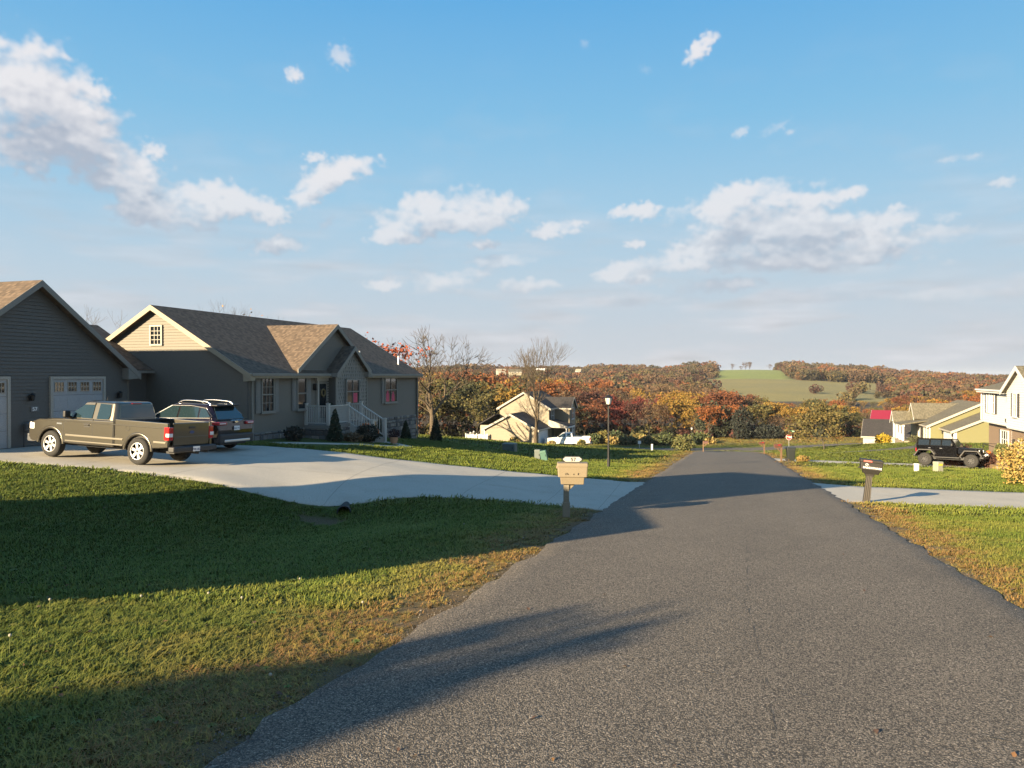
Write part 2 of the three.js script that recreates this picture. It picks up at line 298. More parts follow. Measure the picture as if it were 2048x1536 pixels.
const tps = (() => {
  const n = known.length, A = [], U = (r2) => (r2 < 1e-9 ? 0 : 0.5 * r2 * Math.log(r2)), K = 20;
  const P = known.map(([x, d, y]) => [x / K, d / K, y - smoothProfile(sigma(x, d))]);
  for (let i = 0; i < n + 3; i++) { A[i] = new Float64Array(n + 4);
    for (let j = 0; j < n + 3; j++) A[i][j] = i < n && j < n ? (i === j ? 0.002 : U((P[i][0] - P[j][0]) ** 2 + (P[i][1] - P[j][1]) ** 2)) : i < n ? [1, P[i][0], P[i][1]][j - n] : j < n ? [1, P[j][0], P[j][1]][i - n] : 0;
    A[i][n + 3] = i < n ? P[i][2] : 0; }
  const N = n + 3;
  for (let i = 0; i < N; i++) { let m = i; for (let k = i + 1; k < N; k++) if (Math.abs(A[k][i]) > Math.abs(A[m][i])) m = k; [A[i], A[m]] = [A[m], A[i]];
    for (let k = i + 1; k < N; k++) { const f = A[k][i] / A[i][i]; if (f) for (let j = i; j <= N; j++) A[k][j] -= f * A[i][j]; } }
  const w = new Float64Array(N); for (let i = N - 1; i >= 0; i--) { let s = A[i][N]; for (let j = i + 1; j < N; j++) s -= A[i][j] * w[j]; w[i] = s / A[i][i]; }
  return (x, d) => { const X = x / K, Y = d / K; let s = w[n] + w[n + 1] * X + w[n + 2] * Y; for (let i = 0; i < n; i++) { const r2 = (X - P[i][0]) ** 2 + (Y - P[i][1]) ** 2; s += w[i] * U(r2); } return s; };
})();
const ridge = [[-.9, 1], [-.2, 2], [-.05, 3], [.04, 4], [.12, 3.5], [.2, 3], [.24, 7.6], [.27, 8.8], [.31, 9], [.35, 8.4], [.385, 6.6], [.44, 3], [.5, -2], [.6, -6], [.9, -7]];
function farHeight(x, d) {
  const a = clamp(x / Math.max(d, 60), -.89, .89); let i = 0; while (i < ridge.length - 2 && ridge[i + 1][0] < a) i++;
  const t = (a - ridge[i][0]) / (ridge[i + 1][0] - ridge[i][0]), g = lerp(ridge[i][1], ridge[i + 1][1], t * t * (3 - 2 * t));
  const k = [[150, -9.6], [240, -13.5], [340, -13], [480, lerp(-13, g, .34)], [650, lerp(-13, g, .7)], [850, g], [1000, g - 1.5], [1500, g - 8], [4000, -30]];
  const D = Math.hypot(x, d) * 0.35 + Math.max(d, 0) * 0.65; let j = 0; while (j < k.length - 2 && k[j + 1][0] < D) j++;
  const s = clamp((D - k[j][0]) / (k[j + 1][0] - k[j][0])); return lerp(k[j][1], k[j + 1][1], s) + (D > 200 ? 2.6 * fbm(x / 190, d / 190, 2) * sstep(230, 480, D) * (x / d > .24 && x / d < .40 ? .35 : 1) : 0);
}
function T(x, d) {   // the lie of the land
  const cx = clamp(x, -60, 100), cd = clamp(d, -28, 148), out = Math.max(Math.abs(x - cx), Math.abs(d - cd)), w = Math.max(sstep(118, 165, d), sstep(20, 120, out));
  if (w >= 1) return farHeight(x, d);
  const off = tps(cx, cd), q = Math.abs(across(cx, cd)), s = sigma(cx, cd), onRoad = s < 130 ? sstep(5.2, 3.3, q) : 0;
  const near = smoothProfile(s) + off * (1 - onRoad) + 0.03 * fbm(x / 3, d / 3, 2) * (1 - onRoad);
  return w > 0 ? lerp(near, farHeight(x, d), w) : near;
}
// paved outlines: left and right edge lines as [x, d]
const dense = (pts, n) => { const c = new THREE.CatmullRomCurve3(pts.map(([x, d]) => new THREE.Vector3(x, 0, d)), false, 'centripetal'); return c.getPoints(n).map((v) => [v.x, v.z]); };
const roadAt = (s, q) => { const d = (s * RL - ROAD * (q * RL + 0.21)) / (1 + ROAD * ROAD); return [q * RL + 0.21 + ROAD * d, d]; };
const HALF = 3.36, jag = (s, k) => 0.09 * n2(s * 0.9, k * 7) + 0.07 * n2(s * 3.1, k * 9 + 4) + 0.03 * n2(s * 9, k) ;
const pave = [];
{
  const L = [], R = []; const flare = (s) => Math.max(0, s - 112) ** 2 * 0.028;
  for (let s = -30; s <= 124; s += s < 40 ? 0.35 : 1.2) { L.push(roadAt(s, -HALF + jag(s, 1) - flare(s) * 0.8)); R.push(roadAt(s, HALF + jag(s, 5) * 0.8 + flare(s))); }
  pave.push({ name: 'street', L, R, n: 18, lift: 0.03, m: 'asphalt' });
  const cs = dense([[-46, 138], [-20, 131], [0, 127], [14, 124.5], [28, 123.5], [42, 124.5], [56, 128], [76, 135], [110, 150]], 110), cl = [], cr = [];
  cs.forEach(([x, d], i) => { const a = cs[Math.max(0, i - 1)], b = cs[Math.min(cs.length - 1, i + 1)], l = Math.hypot(b[0] - a[0], b[1] - a[1]), nx = -(b[1] - a[1]) / l, nd = (b[0] - a[0]) / l; cl.push([x + nx * 3.4, d + nd * 3.4]); cr.push([x - nx * 3.4, d - nd * 3.4]); });
  pave.push({ name: 'cross_street', L: cl, R: cr, n: 6, lift: 0.022, m: 'asphalt' });
  pave.push({ name: 'concrete_driveway', L: dense([[-22, 31.6], [-17, 31.4], [-10.2, 31], [-4.9, 31.1], [.5, 31.0], [3.6, 31.2], [6.2, 32.2]], 70), R: dense([[-22, 24.2], [-16.5, 23.3], [-12, 22.1], [-8.3, 21], [-3.1, 21.4], [0, 21.5], [2.0, 21.0], [3.4, 20.2]], 70), n: 20, lift: 0.012, m: 'concrete' });
  pave.push({ name: 'concrete_driveway', L: dense([[12.0, 34.6], [13.4, 32.6], [15.4, 31.2], [19.1, 29.4], [26, 27.4], [34, 25.2]], 50), R: dense([[10.0, 24.0], [10.9, 24.6], [12.3, 24.4], [15.4, 23.3], [23, 21.2], [33, 18.4]], 50), n: 12, lift: 0.012, m: 'concrete' });
  pave.push({ name: 'concrete_driveway', L: dense([[18.6, 63.6], [21.5, 61.8], [27, 59.6], [33, 57.6], [40, 55.4]], 30), R: dense([[17.4, 56.6], [19.5, 57.4], [25, 55.6], [31, 51.5], [40, 48.6]], 30), n: 8, lift: 0.012, m: 'concrete' });
  pave.push({ name: 'asphalt_driveway', L: dense([[27, 88], [31, 87.6], [38, 88.5], [46, 93], [52, 98]], 24), R: dense([[26, 83], [31, 83.6], [39, 84.6], [48, 89], [56, 95]], 24), n: 6, lift: 0.012, m: 'asphalt' });
  pave.push({ name: 'front_walk', L: dense([[-6.4, 40.6], [-4.8, 38.6], [-5.6, 37.0], [-7.2, 35.6], [-9.9, 32.6]], 24), R: dense([[-6.9, 39.6], [-5.7, 38.3], [-6.3, 37.2], [-7.6, 36.0], [-10.5, 33.1]], 24), n: 4, lift: 0.014, m: 'concrete' });
}
for (const p of pave) { p.poly = [...p.L, ...p.R.slice().reverse()]; p.box = [Math.min(...p.poly.map((a) => a[0])), Math.max(...p.poly.map((a) => a[0])), Math.min(...p.poly.map((a) => a[1])), Math.max(...p.poly.map((a) => a[1]))]; }
function inset(p, x, d) {   // how far inside a paved outline (negative outside)
  if (x < p.box[0] - 2.5 || x > p.box[1] + 2.5 || d < p.box[2] - 2.5 || d > p.box[3] + 2.5) return -9;
  let inside = false, best = 1e9; const P = p.poly;
  for (let i = 0, j = P.length - 1; i < P.length; j = i++) { const [ax, ad] = P[i], [bx, bd] = P[j];
    if ((ad > d) !== (bd > d) && x < (bx - ax) * (d - ad) / (bd - ad) + ax) inside = !inside;
    const ux = bx - ax, ud = bd - ad, t = clamp(((x - ax) * ux + (d - ad) * ud) / (ux * ux + ud * ud + 1e-12)), q = (x - ax - ux * t) ** 2 + (d - ad - ud * t) ** 2; if (q < best) best = q; }
  return (inside ? 1 : -1) * Math.sqrt(best);
}
const beds = [];   // mulch beds and bare spots: x, d, rx, rd
function paved(x, d) { let best = -9; for (const p of pave) { const v = inset(p, x, d); if (v > best) best = v; } return best; }
const streetEdge = (x, d) => (sigma(x, d) < 118 && sigma(x, d) > -30 ? Math.abs(across(x, d)) - HALF : 50);
// colour of what grows or lies there (albedo); dry thatch along the street, wood floor under the trees, fields on the far hill
function cover(x, d) {
  const big = fbm(x / 7, d / 7, 3), mid = fbm(x / 1.6 + 50, d / 1.6, 3), fine = fbm(x / .45, d / .45 + 9, 2), e = streetEdge(x, d);
  let dry = clamp(sstep(2.4, 0.15, e + 1.1 * mid + 0.35 * fine) * 1.0 + 0.24 * sstep(0.1, 0.65, big) + 0.16 * sstep(0.15, 0.6, mid));
  let soil = sstep(0.42, 0.02, e + 0.7 * mid + 0.5 * fine) * (e > -0.5 && e < 1.0 ? 1 : 0);
  soil = Math.max(soil, sstep(1, 0.55, Math.hypot((x + 4.9) / 0.9, (d - 20.1) / 0.6) + 0.5 * fine));
  return { dry, soil, big, mid, fine, e };
}
const isField = (x, d) => { const a = x / d; return (d > 590 && d < 1000 && a > .262 && a < .352 - (d - 700) * 0.00006) || (d > 330 && d <= 590 && a > .24 + .04 * n2(d / 60, 3) && a < .49 + .03 * n2(d / 50, 8)) || (d > 520 && d < 700 && a > -.10 && a < .02) || (d > 690 && d < 760 && a > .06 && a < .10); };
{
  const grow = (from, to, step, k) => { const o = []; let s = step; for (let x = from; x < to; x += s, s = Math.min(s * k, 90)) o.push(x); o.push(to); return o; };
  const xs = [...grow(18, 2600, 0.4, 1.045).map((v) => v), ...grow(18, 2600, 0.4, 1.045).map((v) => -v)]; for (let x = -17.75; x < 18; x += 0.25) xs.push(x); xs.sort((a, b) => a - b);
  const ds = [...grow(36, 4200, 0.28, 1.017)]; for (let d = 2; d < 36; d += 0.25) ds.push(d); for (const v of grow(0, 600, 0.6, 1.12)) ds.push(2 - 0.3 - v); ds.sort((a, b) => a - b);
  const nx = xs.length, nd = ds.length, pos = new Float32Array(nx * nd * 3), col = new Float32Array(nx * nd * 3), uv = new Float32Array(nx * nd * 2), idx = [];
  for (let j = 0; j < nd; j++) for (let i = 0; i < nx; i++) {
    const x = xs[i], d = ds[j], k = j * nx + i, p = Math.abs(x) < 130 && d > -40 && d < 170 ? paved(x, d) : -9;
    pos[3 * k] = x; pos[3 * k + 1] = T(x, d) - 0.09 * sstep(0.02, 0.3, p); pos[3 * k + 2] = -d; uv[2 * k] = x; uv[2 * k + 1] = d;
    let c;
    if (d > 150 || Math.abs(x) > 160) {
      const n = fbm(x / 40, d / 40, 3);
      if (d > 380 && isField(x, d)) c = d > 590 ? [.34 + .05 * n, .41 + .05 * n, .085] : [.36 + .07 * n, .31 + .05 * n, .105];
      else c = [.075 + .02 * n, .052 + .012 * n, .028];
    } else {
      const { dry, soil, big, mid } = cover(x, d), wood = d > 132 ? sstep(134, 146, d + 3 * n2(x / 6, d / 6)) : 0;
      const bare = 1.7;
      c = [lerp(.072, .19, dry) + .012 * mid, lerp(.098, .145, dry) + .012 * big, lerp(.010, .036, dry)].map((v, q) => lerp(v * bare, [.42, .36, .11][q], 0.6 * sstep(127, 134, d + 2 * n2(x / 9, d / 9)))   // dry meadow beyond the cross street
      );
      c = c.map((v, q) => lerp(lerp(v, [.24, .15, .085][q], soil * 0.85), [.20, .145, .06][q], wood));
    }
    col.set(c, 3 * k);
  }
  for (let j = 0; j < nd - 1; j++) for (let i = 0; i < nx - 1; i++) { const a = j * nx + i, b = a + 1, c = a + nx, e = c + 1; idx.push(a, b, e, a, e, c); }
  const g = new THREE.BufferGeometry(); g.setAttribute('position', new THREE.BufferAttribute(pos, 3)); g.setAttribute('color', new THREE.BufferAttribute(col, 3)); g.setAttribute('uv', new THREE.BufferAttribute(uv, 2)); g.setIndex(idx); g.computeVertexNormals();
  struct('ground', g, mat.ground);
}
for (const p of pave) {
  const n = p.n, m = p.L.length, pos = [], col = [], uv = [], idx = [], asph = p.m === 'asphalt';
  const rows = n + 3;   // one skirt row at each side
  for (let i = 0; i < m; i++) for (let k = -1; k <= n + 1; k++) {
    const t = clamp(k / n), x = lerp(p.L[i][0], p.R[Math.min(i, p.R.length - 1)][0], t), d = lerp(p.L[i][1], p.R[Math.min(i, p.R.length - 1)][1], t), edge = k < 0 || k > n;
    const y = T(x, d) + p.lift - (edge ? 0.14 : 0) + (asph && p.name === 'street' ? 0.02 * (1 - (2 * t - 1) ** 2) : 0);
    pos.push(x, y, -d); uv.push(x, d);
    const q = 0.5 + 0.5 * fbm(x / 5, d / 5, 3), f = fbm(x / .9, d / .9, 2);
    if (asph) { const v = 0.86 + 0.22 * q + 0.09 * f, oil = n2(across(x, d) * 2.1, sigma(x, d) * 0.05); const q2 = Math.abs(Math.abs(across(x, d)) - 1.55), lane = 0.06 * sstep(0.85, 0.2, q2 + 0.25 * f), stain = 0.10 * sstep(0.35, 0.6, fbm(x / 1.7 + 40, d / 2.6, 3)); const w = v + 0.05 * oil + lane - stain; col.push(w, w * 0.985, w * 0.965); }
    else { const st = sstep(0.2, 0.6, fbm(x / 2.3 + 9, d / 1.4, 4)), v = 0.92 + 0.14 * q + 0.07 * f - 0.10 * st; col.push(v, v * (1 - 0.015 * st), v * (0.985 - 0.04 * st)); }
  }
  for (let i = 0; i < m - 1; i++) for (let k = 0; k < rows - 1; k++) { const a = i * rows + k, b = a + 1, c = a + rows, e = c + 1; idx.push(a, b, e, a, e, c); }
  const g = new THREE.BufferGeometry(); g.setAttribute('position', new THREE.Float32BufferAttribute(pos, 3)); g.setAttribute('color', new THREE.Float32BufferAttribute(col, 3)); g.setAttribute('uv', new THREE.Float32BufferAttribute(uv, 2)); g.setIndex(idx); g.computeVertexNormals();
  p.mesh = struct(p.name, g, mat[p.m]);
}
// the paving seam and the cracks in the street, filled with tar
const roadTop = (x, d) => { const t = clamp((across(x, d) + HALF) / (2 * HALF)); return T(x, d) + 0.03 + 0.02 * (1 - (2 * t - 1) ** 2); };
function crack(pts, w, seed, gaps) {
  const r = rng(seed), out = [], g = new Geo(); const line = dense(pts, Math.max(12, pts.length * 26));
  line.forEach(([x, d], i) => { out.push([x + 0.008 * n2(i * 0.35, seed) + 0.006 * n2(i * 1.1, seed), d + 0.008 * n2(i * 0.35, seed + 9) + 0.006 * n2(i * 1.2, seed + 4)]); });
  for (let i = 0; i < out.length - 1; i++) {
    const [x, d] = out[i], [X, D] = out[i + 1], l = Math.hypot(X - x, D - d), a = w * clamp(0.45 + 0.9 * n2(i * 0.16, seed), 0, 1.2), b = w * clamp(0.45 + 0.9 * n2((i + 1) * 0.16, seed), 0, 1.2);
    if (a + b < 0.002 || (gaps && n2(i * 0.07, seed + 2) < gaps)) continue;
    const nx = -(D - d) / l, nd = (X - x) / l, v = (px, pd) => [px, roadTop(px, pd) + 0.005, -pd];
    g.quad(v(x - nx * a, d - nd * a), v(X - nx * b, D - nd * b), v(X + nx * b, D + nd * b), v(x + nx * a, d + nd * a));
  }
  return g;
}
{
  const st = pave[0].mesh, tar = M(C(.055, .05, .045), 0.9);
  const line = []; for (let s = 4; s < 60; s += 3) line.push(roadAt(s, 0.12 + 0.12 * n2(s * 0.1, 3)));
  part(st, 'paving_seam', crack(line, 0.0035, 21, -0.15), tar);
  part(st, 'crack', crack([roadAt(7.6, -1.7), roadAt(7.2, -.6), roadAt(6.7, .5), roadAt(6.2, 1.7), roadAt(5.9, 3.1)], 0.006, 5, -0.4), tar);
  part(st, 'crack', crack([roadAt(26, -.9), roadAt(27.2, -.7), roadAt(28, -1.1)], 0.008, 9, -0.2), tar);
}

// saw-cut joints across the near driveway
{
  const p = pave[2], m = M(C(.20, .185, .16), 0.95), top = (x, d) => [x, T(x, d) + p.lift + 0.004, -d];
  const ribbon = (pts) => { const g = new Geo(); for (let i = 0; i < pts.length - 1; i++) { const [x, d] = pts[i], [X, D] = pts[i + 1], l = Math.hypot(X - x, D - d), nx = -(D - d) / l * .006, nd = (X - x) / l * .006; g.quad(top(x - nx, d - nd), top(X - nx, D - nd), top(X + nx, D + nd), top(x + nx, d + nd)); } return g; };
  for (const i of [18, 27, 36, 45, 54, 62]) part(p.mesh, 'control_joint', ribbon(Array.from({ length: 21 }, (_, k) => [lerp(p.L[i][0], p.R[i][0], k / 20), lerp(p.L[i][1], p.R[i][1], k / 20)])), m);
  for (const t of [.34, .67]) part(p.mesh, 'control_joint', ribbon(p.L.map((a, i) => [lerp(a[0], p.R[i][0], t), lerp(a[1], p.R[i][1], t)]).slice(8, 66)), m);
}
// ---------------------------------------------------------------- houses
const font = await new FontLoader().loadAsync('fonts/droid/droid_sans_bold.typeface.json');
const serif = await new FontLoader().loadAsync('fonts/droid/droid_serif_bold.typeface.json');
function letters(s, size, depth = 0.004, f = font) { const g = new TextGeometry(s, { font: f, size, depth, curveSegments: 4 }); g.computeBoundingBox(); const b = g.boundingBox; g.translate(-(b.min.x + b.max.x) / 2, -(b.min.y + b.max.y) / 2, 0); return g; }
const HT = -17.4 * Math.PI / 180;   // the houses' front lines follow the street
const paint = {
  taupe: sideM(C(.20, .178, .142)), taupeShaded: sideM(C(.15, .138, .120)), clay: sideM(C(.42, .36, .26)), putty: sideM(C(.30, .285, .25)), shutter: sideM(C(.24, .235, .22)), stone: null,  // the darker taupe is the same siding with shade put into its colour
  roofBrown: roofM(C(.175, .125, .086)), roofDark: roofM(C(.05, .045, .045)), roofOlive: roofM(C(.185, .165, .115)), cream: sideM(C(.30, .25, .172)), creamTrim: sideM(C(.52, .48, .41)),
  olive: sideM(C(.225, .212, .088)), white: sideM(C(.90, .89, .87)), brick: sideM(C(.33, .235, .16)), red: M(C(.25, .014, .028), 0.5), wood: sideM(C(.30, .24, .17)), doorGrey: sideM(C(.50, .50, .50)), pink: M(C(.55, .06, .12), 0.7), curtain: M(C(.50, .49, .46), 0.9), room: M(C(.03, .03, .03), 0.9),
};
// a wall on a straight line: start [x,z], end [x,z] seen from outside with the start at the left
function wall(parent, name, a, b, y0, y1, m, { top, course = 0.125, label, lip = 0.03 } = {}) {
  const L = Math.hypot(b[0] - a[0], b[1] - a[1]), dir = [(b[0] - a[0]) / L, (b[1] - a[1]) / L], nor = [-dir[1], dir[0]];
  const g = new Geo(), ext = (y) => { if (!top || y <= y1) return [0, L]; const t = (y - y1) / (top - y1); return [t * L / 2, L - t * L / 2]; };
  g.lap(a, dir, nor, y0, top ?? y1, ext, course, lip);
  return part(parent, name, g, m, label);
}
// a window in a wall: local frame at its sill centre, +z outward
function frameAt(parent, name, x, y, z, turn) { const o = new THREE.Group(); o.name = name; o.position.set(x, y, z); o.rotation.y = turn; parent.add(o); return o; }
function windowUnit(parent, x, y, z, turn, w, h, { trim = paint.putty, cols = 2, rows = 2, shutters, inside, sill = true, sash = true, sm = paint.shutter } = {}) {
  const o = frameAt(parent, 'window', x, y, z, turn), t = 0.07;
  const f = new Geo().box(-w / 2 - t, -w / 2, -t, h + t, 0, 0.085).box(w / 2, w / 2 + t, -t, h + t, 0, 0.085).box(-w / 2, w / 2, h, h + t, 0, 0.085).box(-w / 2, w / 2, -t, 0, 0, 0.085);
  if (sill) f.box(-w / 2 - t - 0.04, w / 2 + t + 0.04, -t - 0.05, -t, 0, 0.12);
  if (sash) f.box(-w / 2, w / 2, h * 0.49, h * 0.53, 0.03, 0.07);
  part(o, 'frame', f, trim);
  const b = new Geo();
  for (let i = 1; i < cols; i++) b.box(-w / 2 + w * i / cols - 0.013, -w / 2 + w * i / cols + 0.013, 0, h, 0.035, 0.06);
  if (rows) for (let i = 1; i < rows * 2; i++) if (i !== rows) b.box(-w / 2, w / 2, h * i / (rows * 2) - 0.012, h * i / (rows * 2) + 0.012, 0.036, 0.059);
  if (b.p.length) part(o, 'muntin', b, trim);
  if (inside) for (const c of inside) part(o, 'curtain', c, paint.curtain);
  part(o, 'pane', new Geo().box(-w / 2, w / 2, 0, h, 0.024, 0.03), mat.glass);
  if (shutters) for (const s of shutters) {
    const sw = 0.36, x0 = s < 0 ? -w / 2 - t - sw - 0.01 : w / 2 + t + 0.01, g = new Geo().box(x0, x0 + sw, -0.08, h + 0.06, 0.0, 0.045);
    for (const [a, c] of [[0.04, 0.46], [0.52, 0.96]]) g.box(x0 + 0.06, x0 + sw - 0.06, -0.02 + h * a, -0.02 + h * c, 0.045, 0.06);
    part(o, 'shutter', g, sm);
  }
  return o;
}
function gutterLine(parent, a, b, y, m, drop) { const g = new Geo().bar([a[0], y, a[1]], [b[0], y, b[1]], 0.11, 0.12); part(parent, 'gutter', g, m); if (drop) part(parent, 'downspout', new Geo().bar([drop[0], y - 0.1, drop[1]], [drop[0], drop[2], drop[1]], 0.075, 0.06, [1, 0, 0]), m); }
// gable roof over a box: ridge along z (away) or along x; returns nothing
function gableRoof(parent, { x0, x1, z0, z1, eave, ridge: top, axis = 'z', over = 0.3, rake = 0.3, m, trim, th = 0.16, fascia = 0.2, soffit = true, nearTrim = true, farTrim = true }) {
  const P = (s, y, l) => (axis === 'z' ? [s, y, l] : [l, y, -s]);   // s across, l along the ridge
  const [s0, s1, l0, l1] = axis === 'z' ? [x0, x1, z0, z1] : [-z1, -z0, x0, x1], mid = (s0 + s1) / 2, k = (top - eave) / (mid - s0), dy = over * k;
  const a = l0 - rake, b = l1 + rake;
  for (const s of [-1, 1]) {
    const e = s < 0 ? s0 - over : s1 + over, q = [P(e, eave - dy, b), P(e, eave - dy, a), P(mid, top, a), P(mid, top, b)];
    part(parent, 'roof', new Geo().slab(s < 0 ? q.slice().reverse() : q, th), m);
  }
  for (const [l, on] of [[b, nearTrim], [a, farTrim]]) if (on) {
    const g = new Geo(), out = l === b ? 0.015 : -0.015;
    for (const s of [-1, 1]) { const e = s < 0 ? s0 - over - 0.02 : s1 + over + 0.02, ey = eave - dy - 0.02 * k;
      const A = P(e, ey + 0.0, l + out), B = P(mid, top + 0.0, l + out), A2 = P(e, ey - fascia - 0.03, l + out), B2 = P(mid, top - fascia - 0.03, l + out), w = out * 2.4;
      const sh = (p, o) => (axis === 'z' ? [p[0], p[1], p[2] - o] : [p[0] - o, p[1], p[2]]);
      g.hex(sh(A2, w), A2, B2, sh(B2, w), sh(A, w), A, B, sh(B, w)); }
    part(parent, 'rake_board', g, trim);
  }
  if (soffit) { for (const s of [-1, 1]) { const g = new Geo(), e = s < 0 ? s0 - over : s1 + over, i = s < 0 ? s0 + 0.05 : s1 - 0.05, y = eave - dy - th - 0.02; const A = P(e, y, a + 0.02), B = P(e, y, b - 0.02), D = P(i, y, a + 0.02), E = P(i, y, b - 0.02); g.quad(A, B, E, D); g.quad(P(e, y, b - 0.01), P(i, y, b - 0.01), P(i, y + 0.2, b - 0.01), P(e, y + 0.05, b - 0.01)); g.bar(P(e, y + 0.09, a), P(e, y + 0.09, b), 0.03, 0.2); part(parent, 'soffit', g, trim); } }
}
function stones(parent, a, b, y0, y1, seed, m, skip) {   // fieldstone face along [x,z] a -> b
  const r = rng(seed), L = Math.hypot(b[0] - a[0], b[1] - a[1]), dx = [(b[0] - a[0]) / L, (b[1] - a[1]) / L], n = [-dx[1], dx[0]];
  const back = new Geo(), P = (s, y, k) => [a[0] + dx[0] * s + n[0] * k, y, a[1] + dx[1] * s + n[1] * k];
  const lo = typeof y0 === 'function' ? y0 : () => y0, hi = typeof y1 === 'function' ? y1 : () => y1;
  back.quad(P(0, lo(0), 0.01), P(L, lo(L), 0.01), P(L, hi(L), 0.01), P(0, hi(0), 0.01)); part(parent, 'mortar', back, M(C(.09, .085, .08), 0.95));
  let count = 0;
  for (let y = Math.min(lo(0), lo(L)); y < Math.max(hi(0), hi(L)); ) {
    const h = 0.16 + 0.14 * r();
    for (let s = -0.1 * r(); s < L; ) {
      const w = 0.20 + 0.32 * r(), s0 = Math.max(0, s + 0.012), s1 = Math.min(L, s + w - 0.012), yb = Math.max(lo(s), y + 0.012 + 0.03 * (r() - .5)), yt = Math.min(hi(s), y + h - 0.012 + 0.03 * (r() - .5)); s += w;
      if (s1 - s0 < 0.06 || yt - yb < 0.05 || count > 230 || (skip && skip(s0, s1, yb, yt))) continue; count++;
      const k = 0.04 + 0.035 * r(), j = () => 0.035 * (r() - 0.5), c = 0.03;
      part(parent, 'stone', new Geo().hex(P(s0, yb, 0), P(s1, yb, 0), P(s1 - c + j(), yb + c, k), P(s0 + c + j(), yb + c, k), P(s0, yt, 0), P(s1, yt, 0), P(s1 - c + j(), yt - c + j(), k), P(s0 + c + j(), yt - c, k)), m[Math.floor(r() * m.length)]);
    }
    y += h;
  }
}
const stoneM = [C(.22, .21, .20), C(.31, .29, .26), C(.14, .135, .13), C(.36, .32, .27), C(.25, .225, .21)].map((c) => M(c, 0.9, { map: speckMap }));

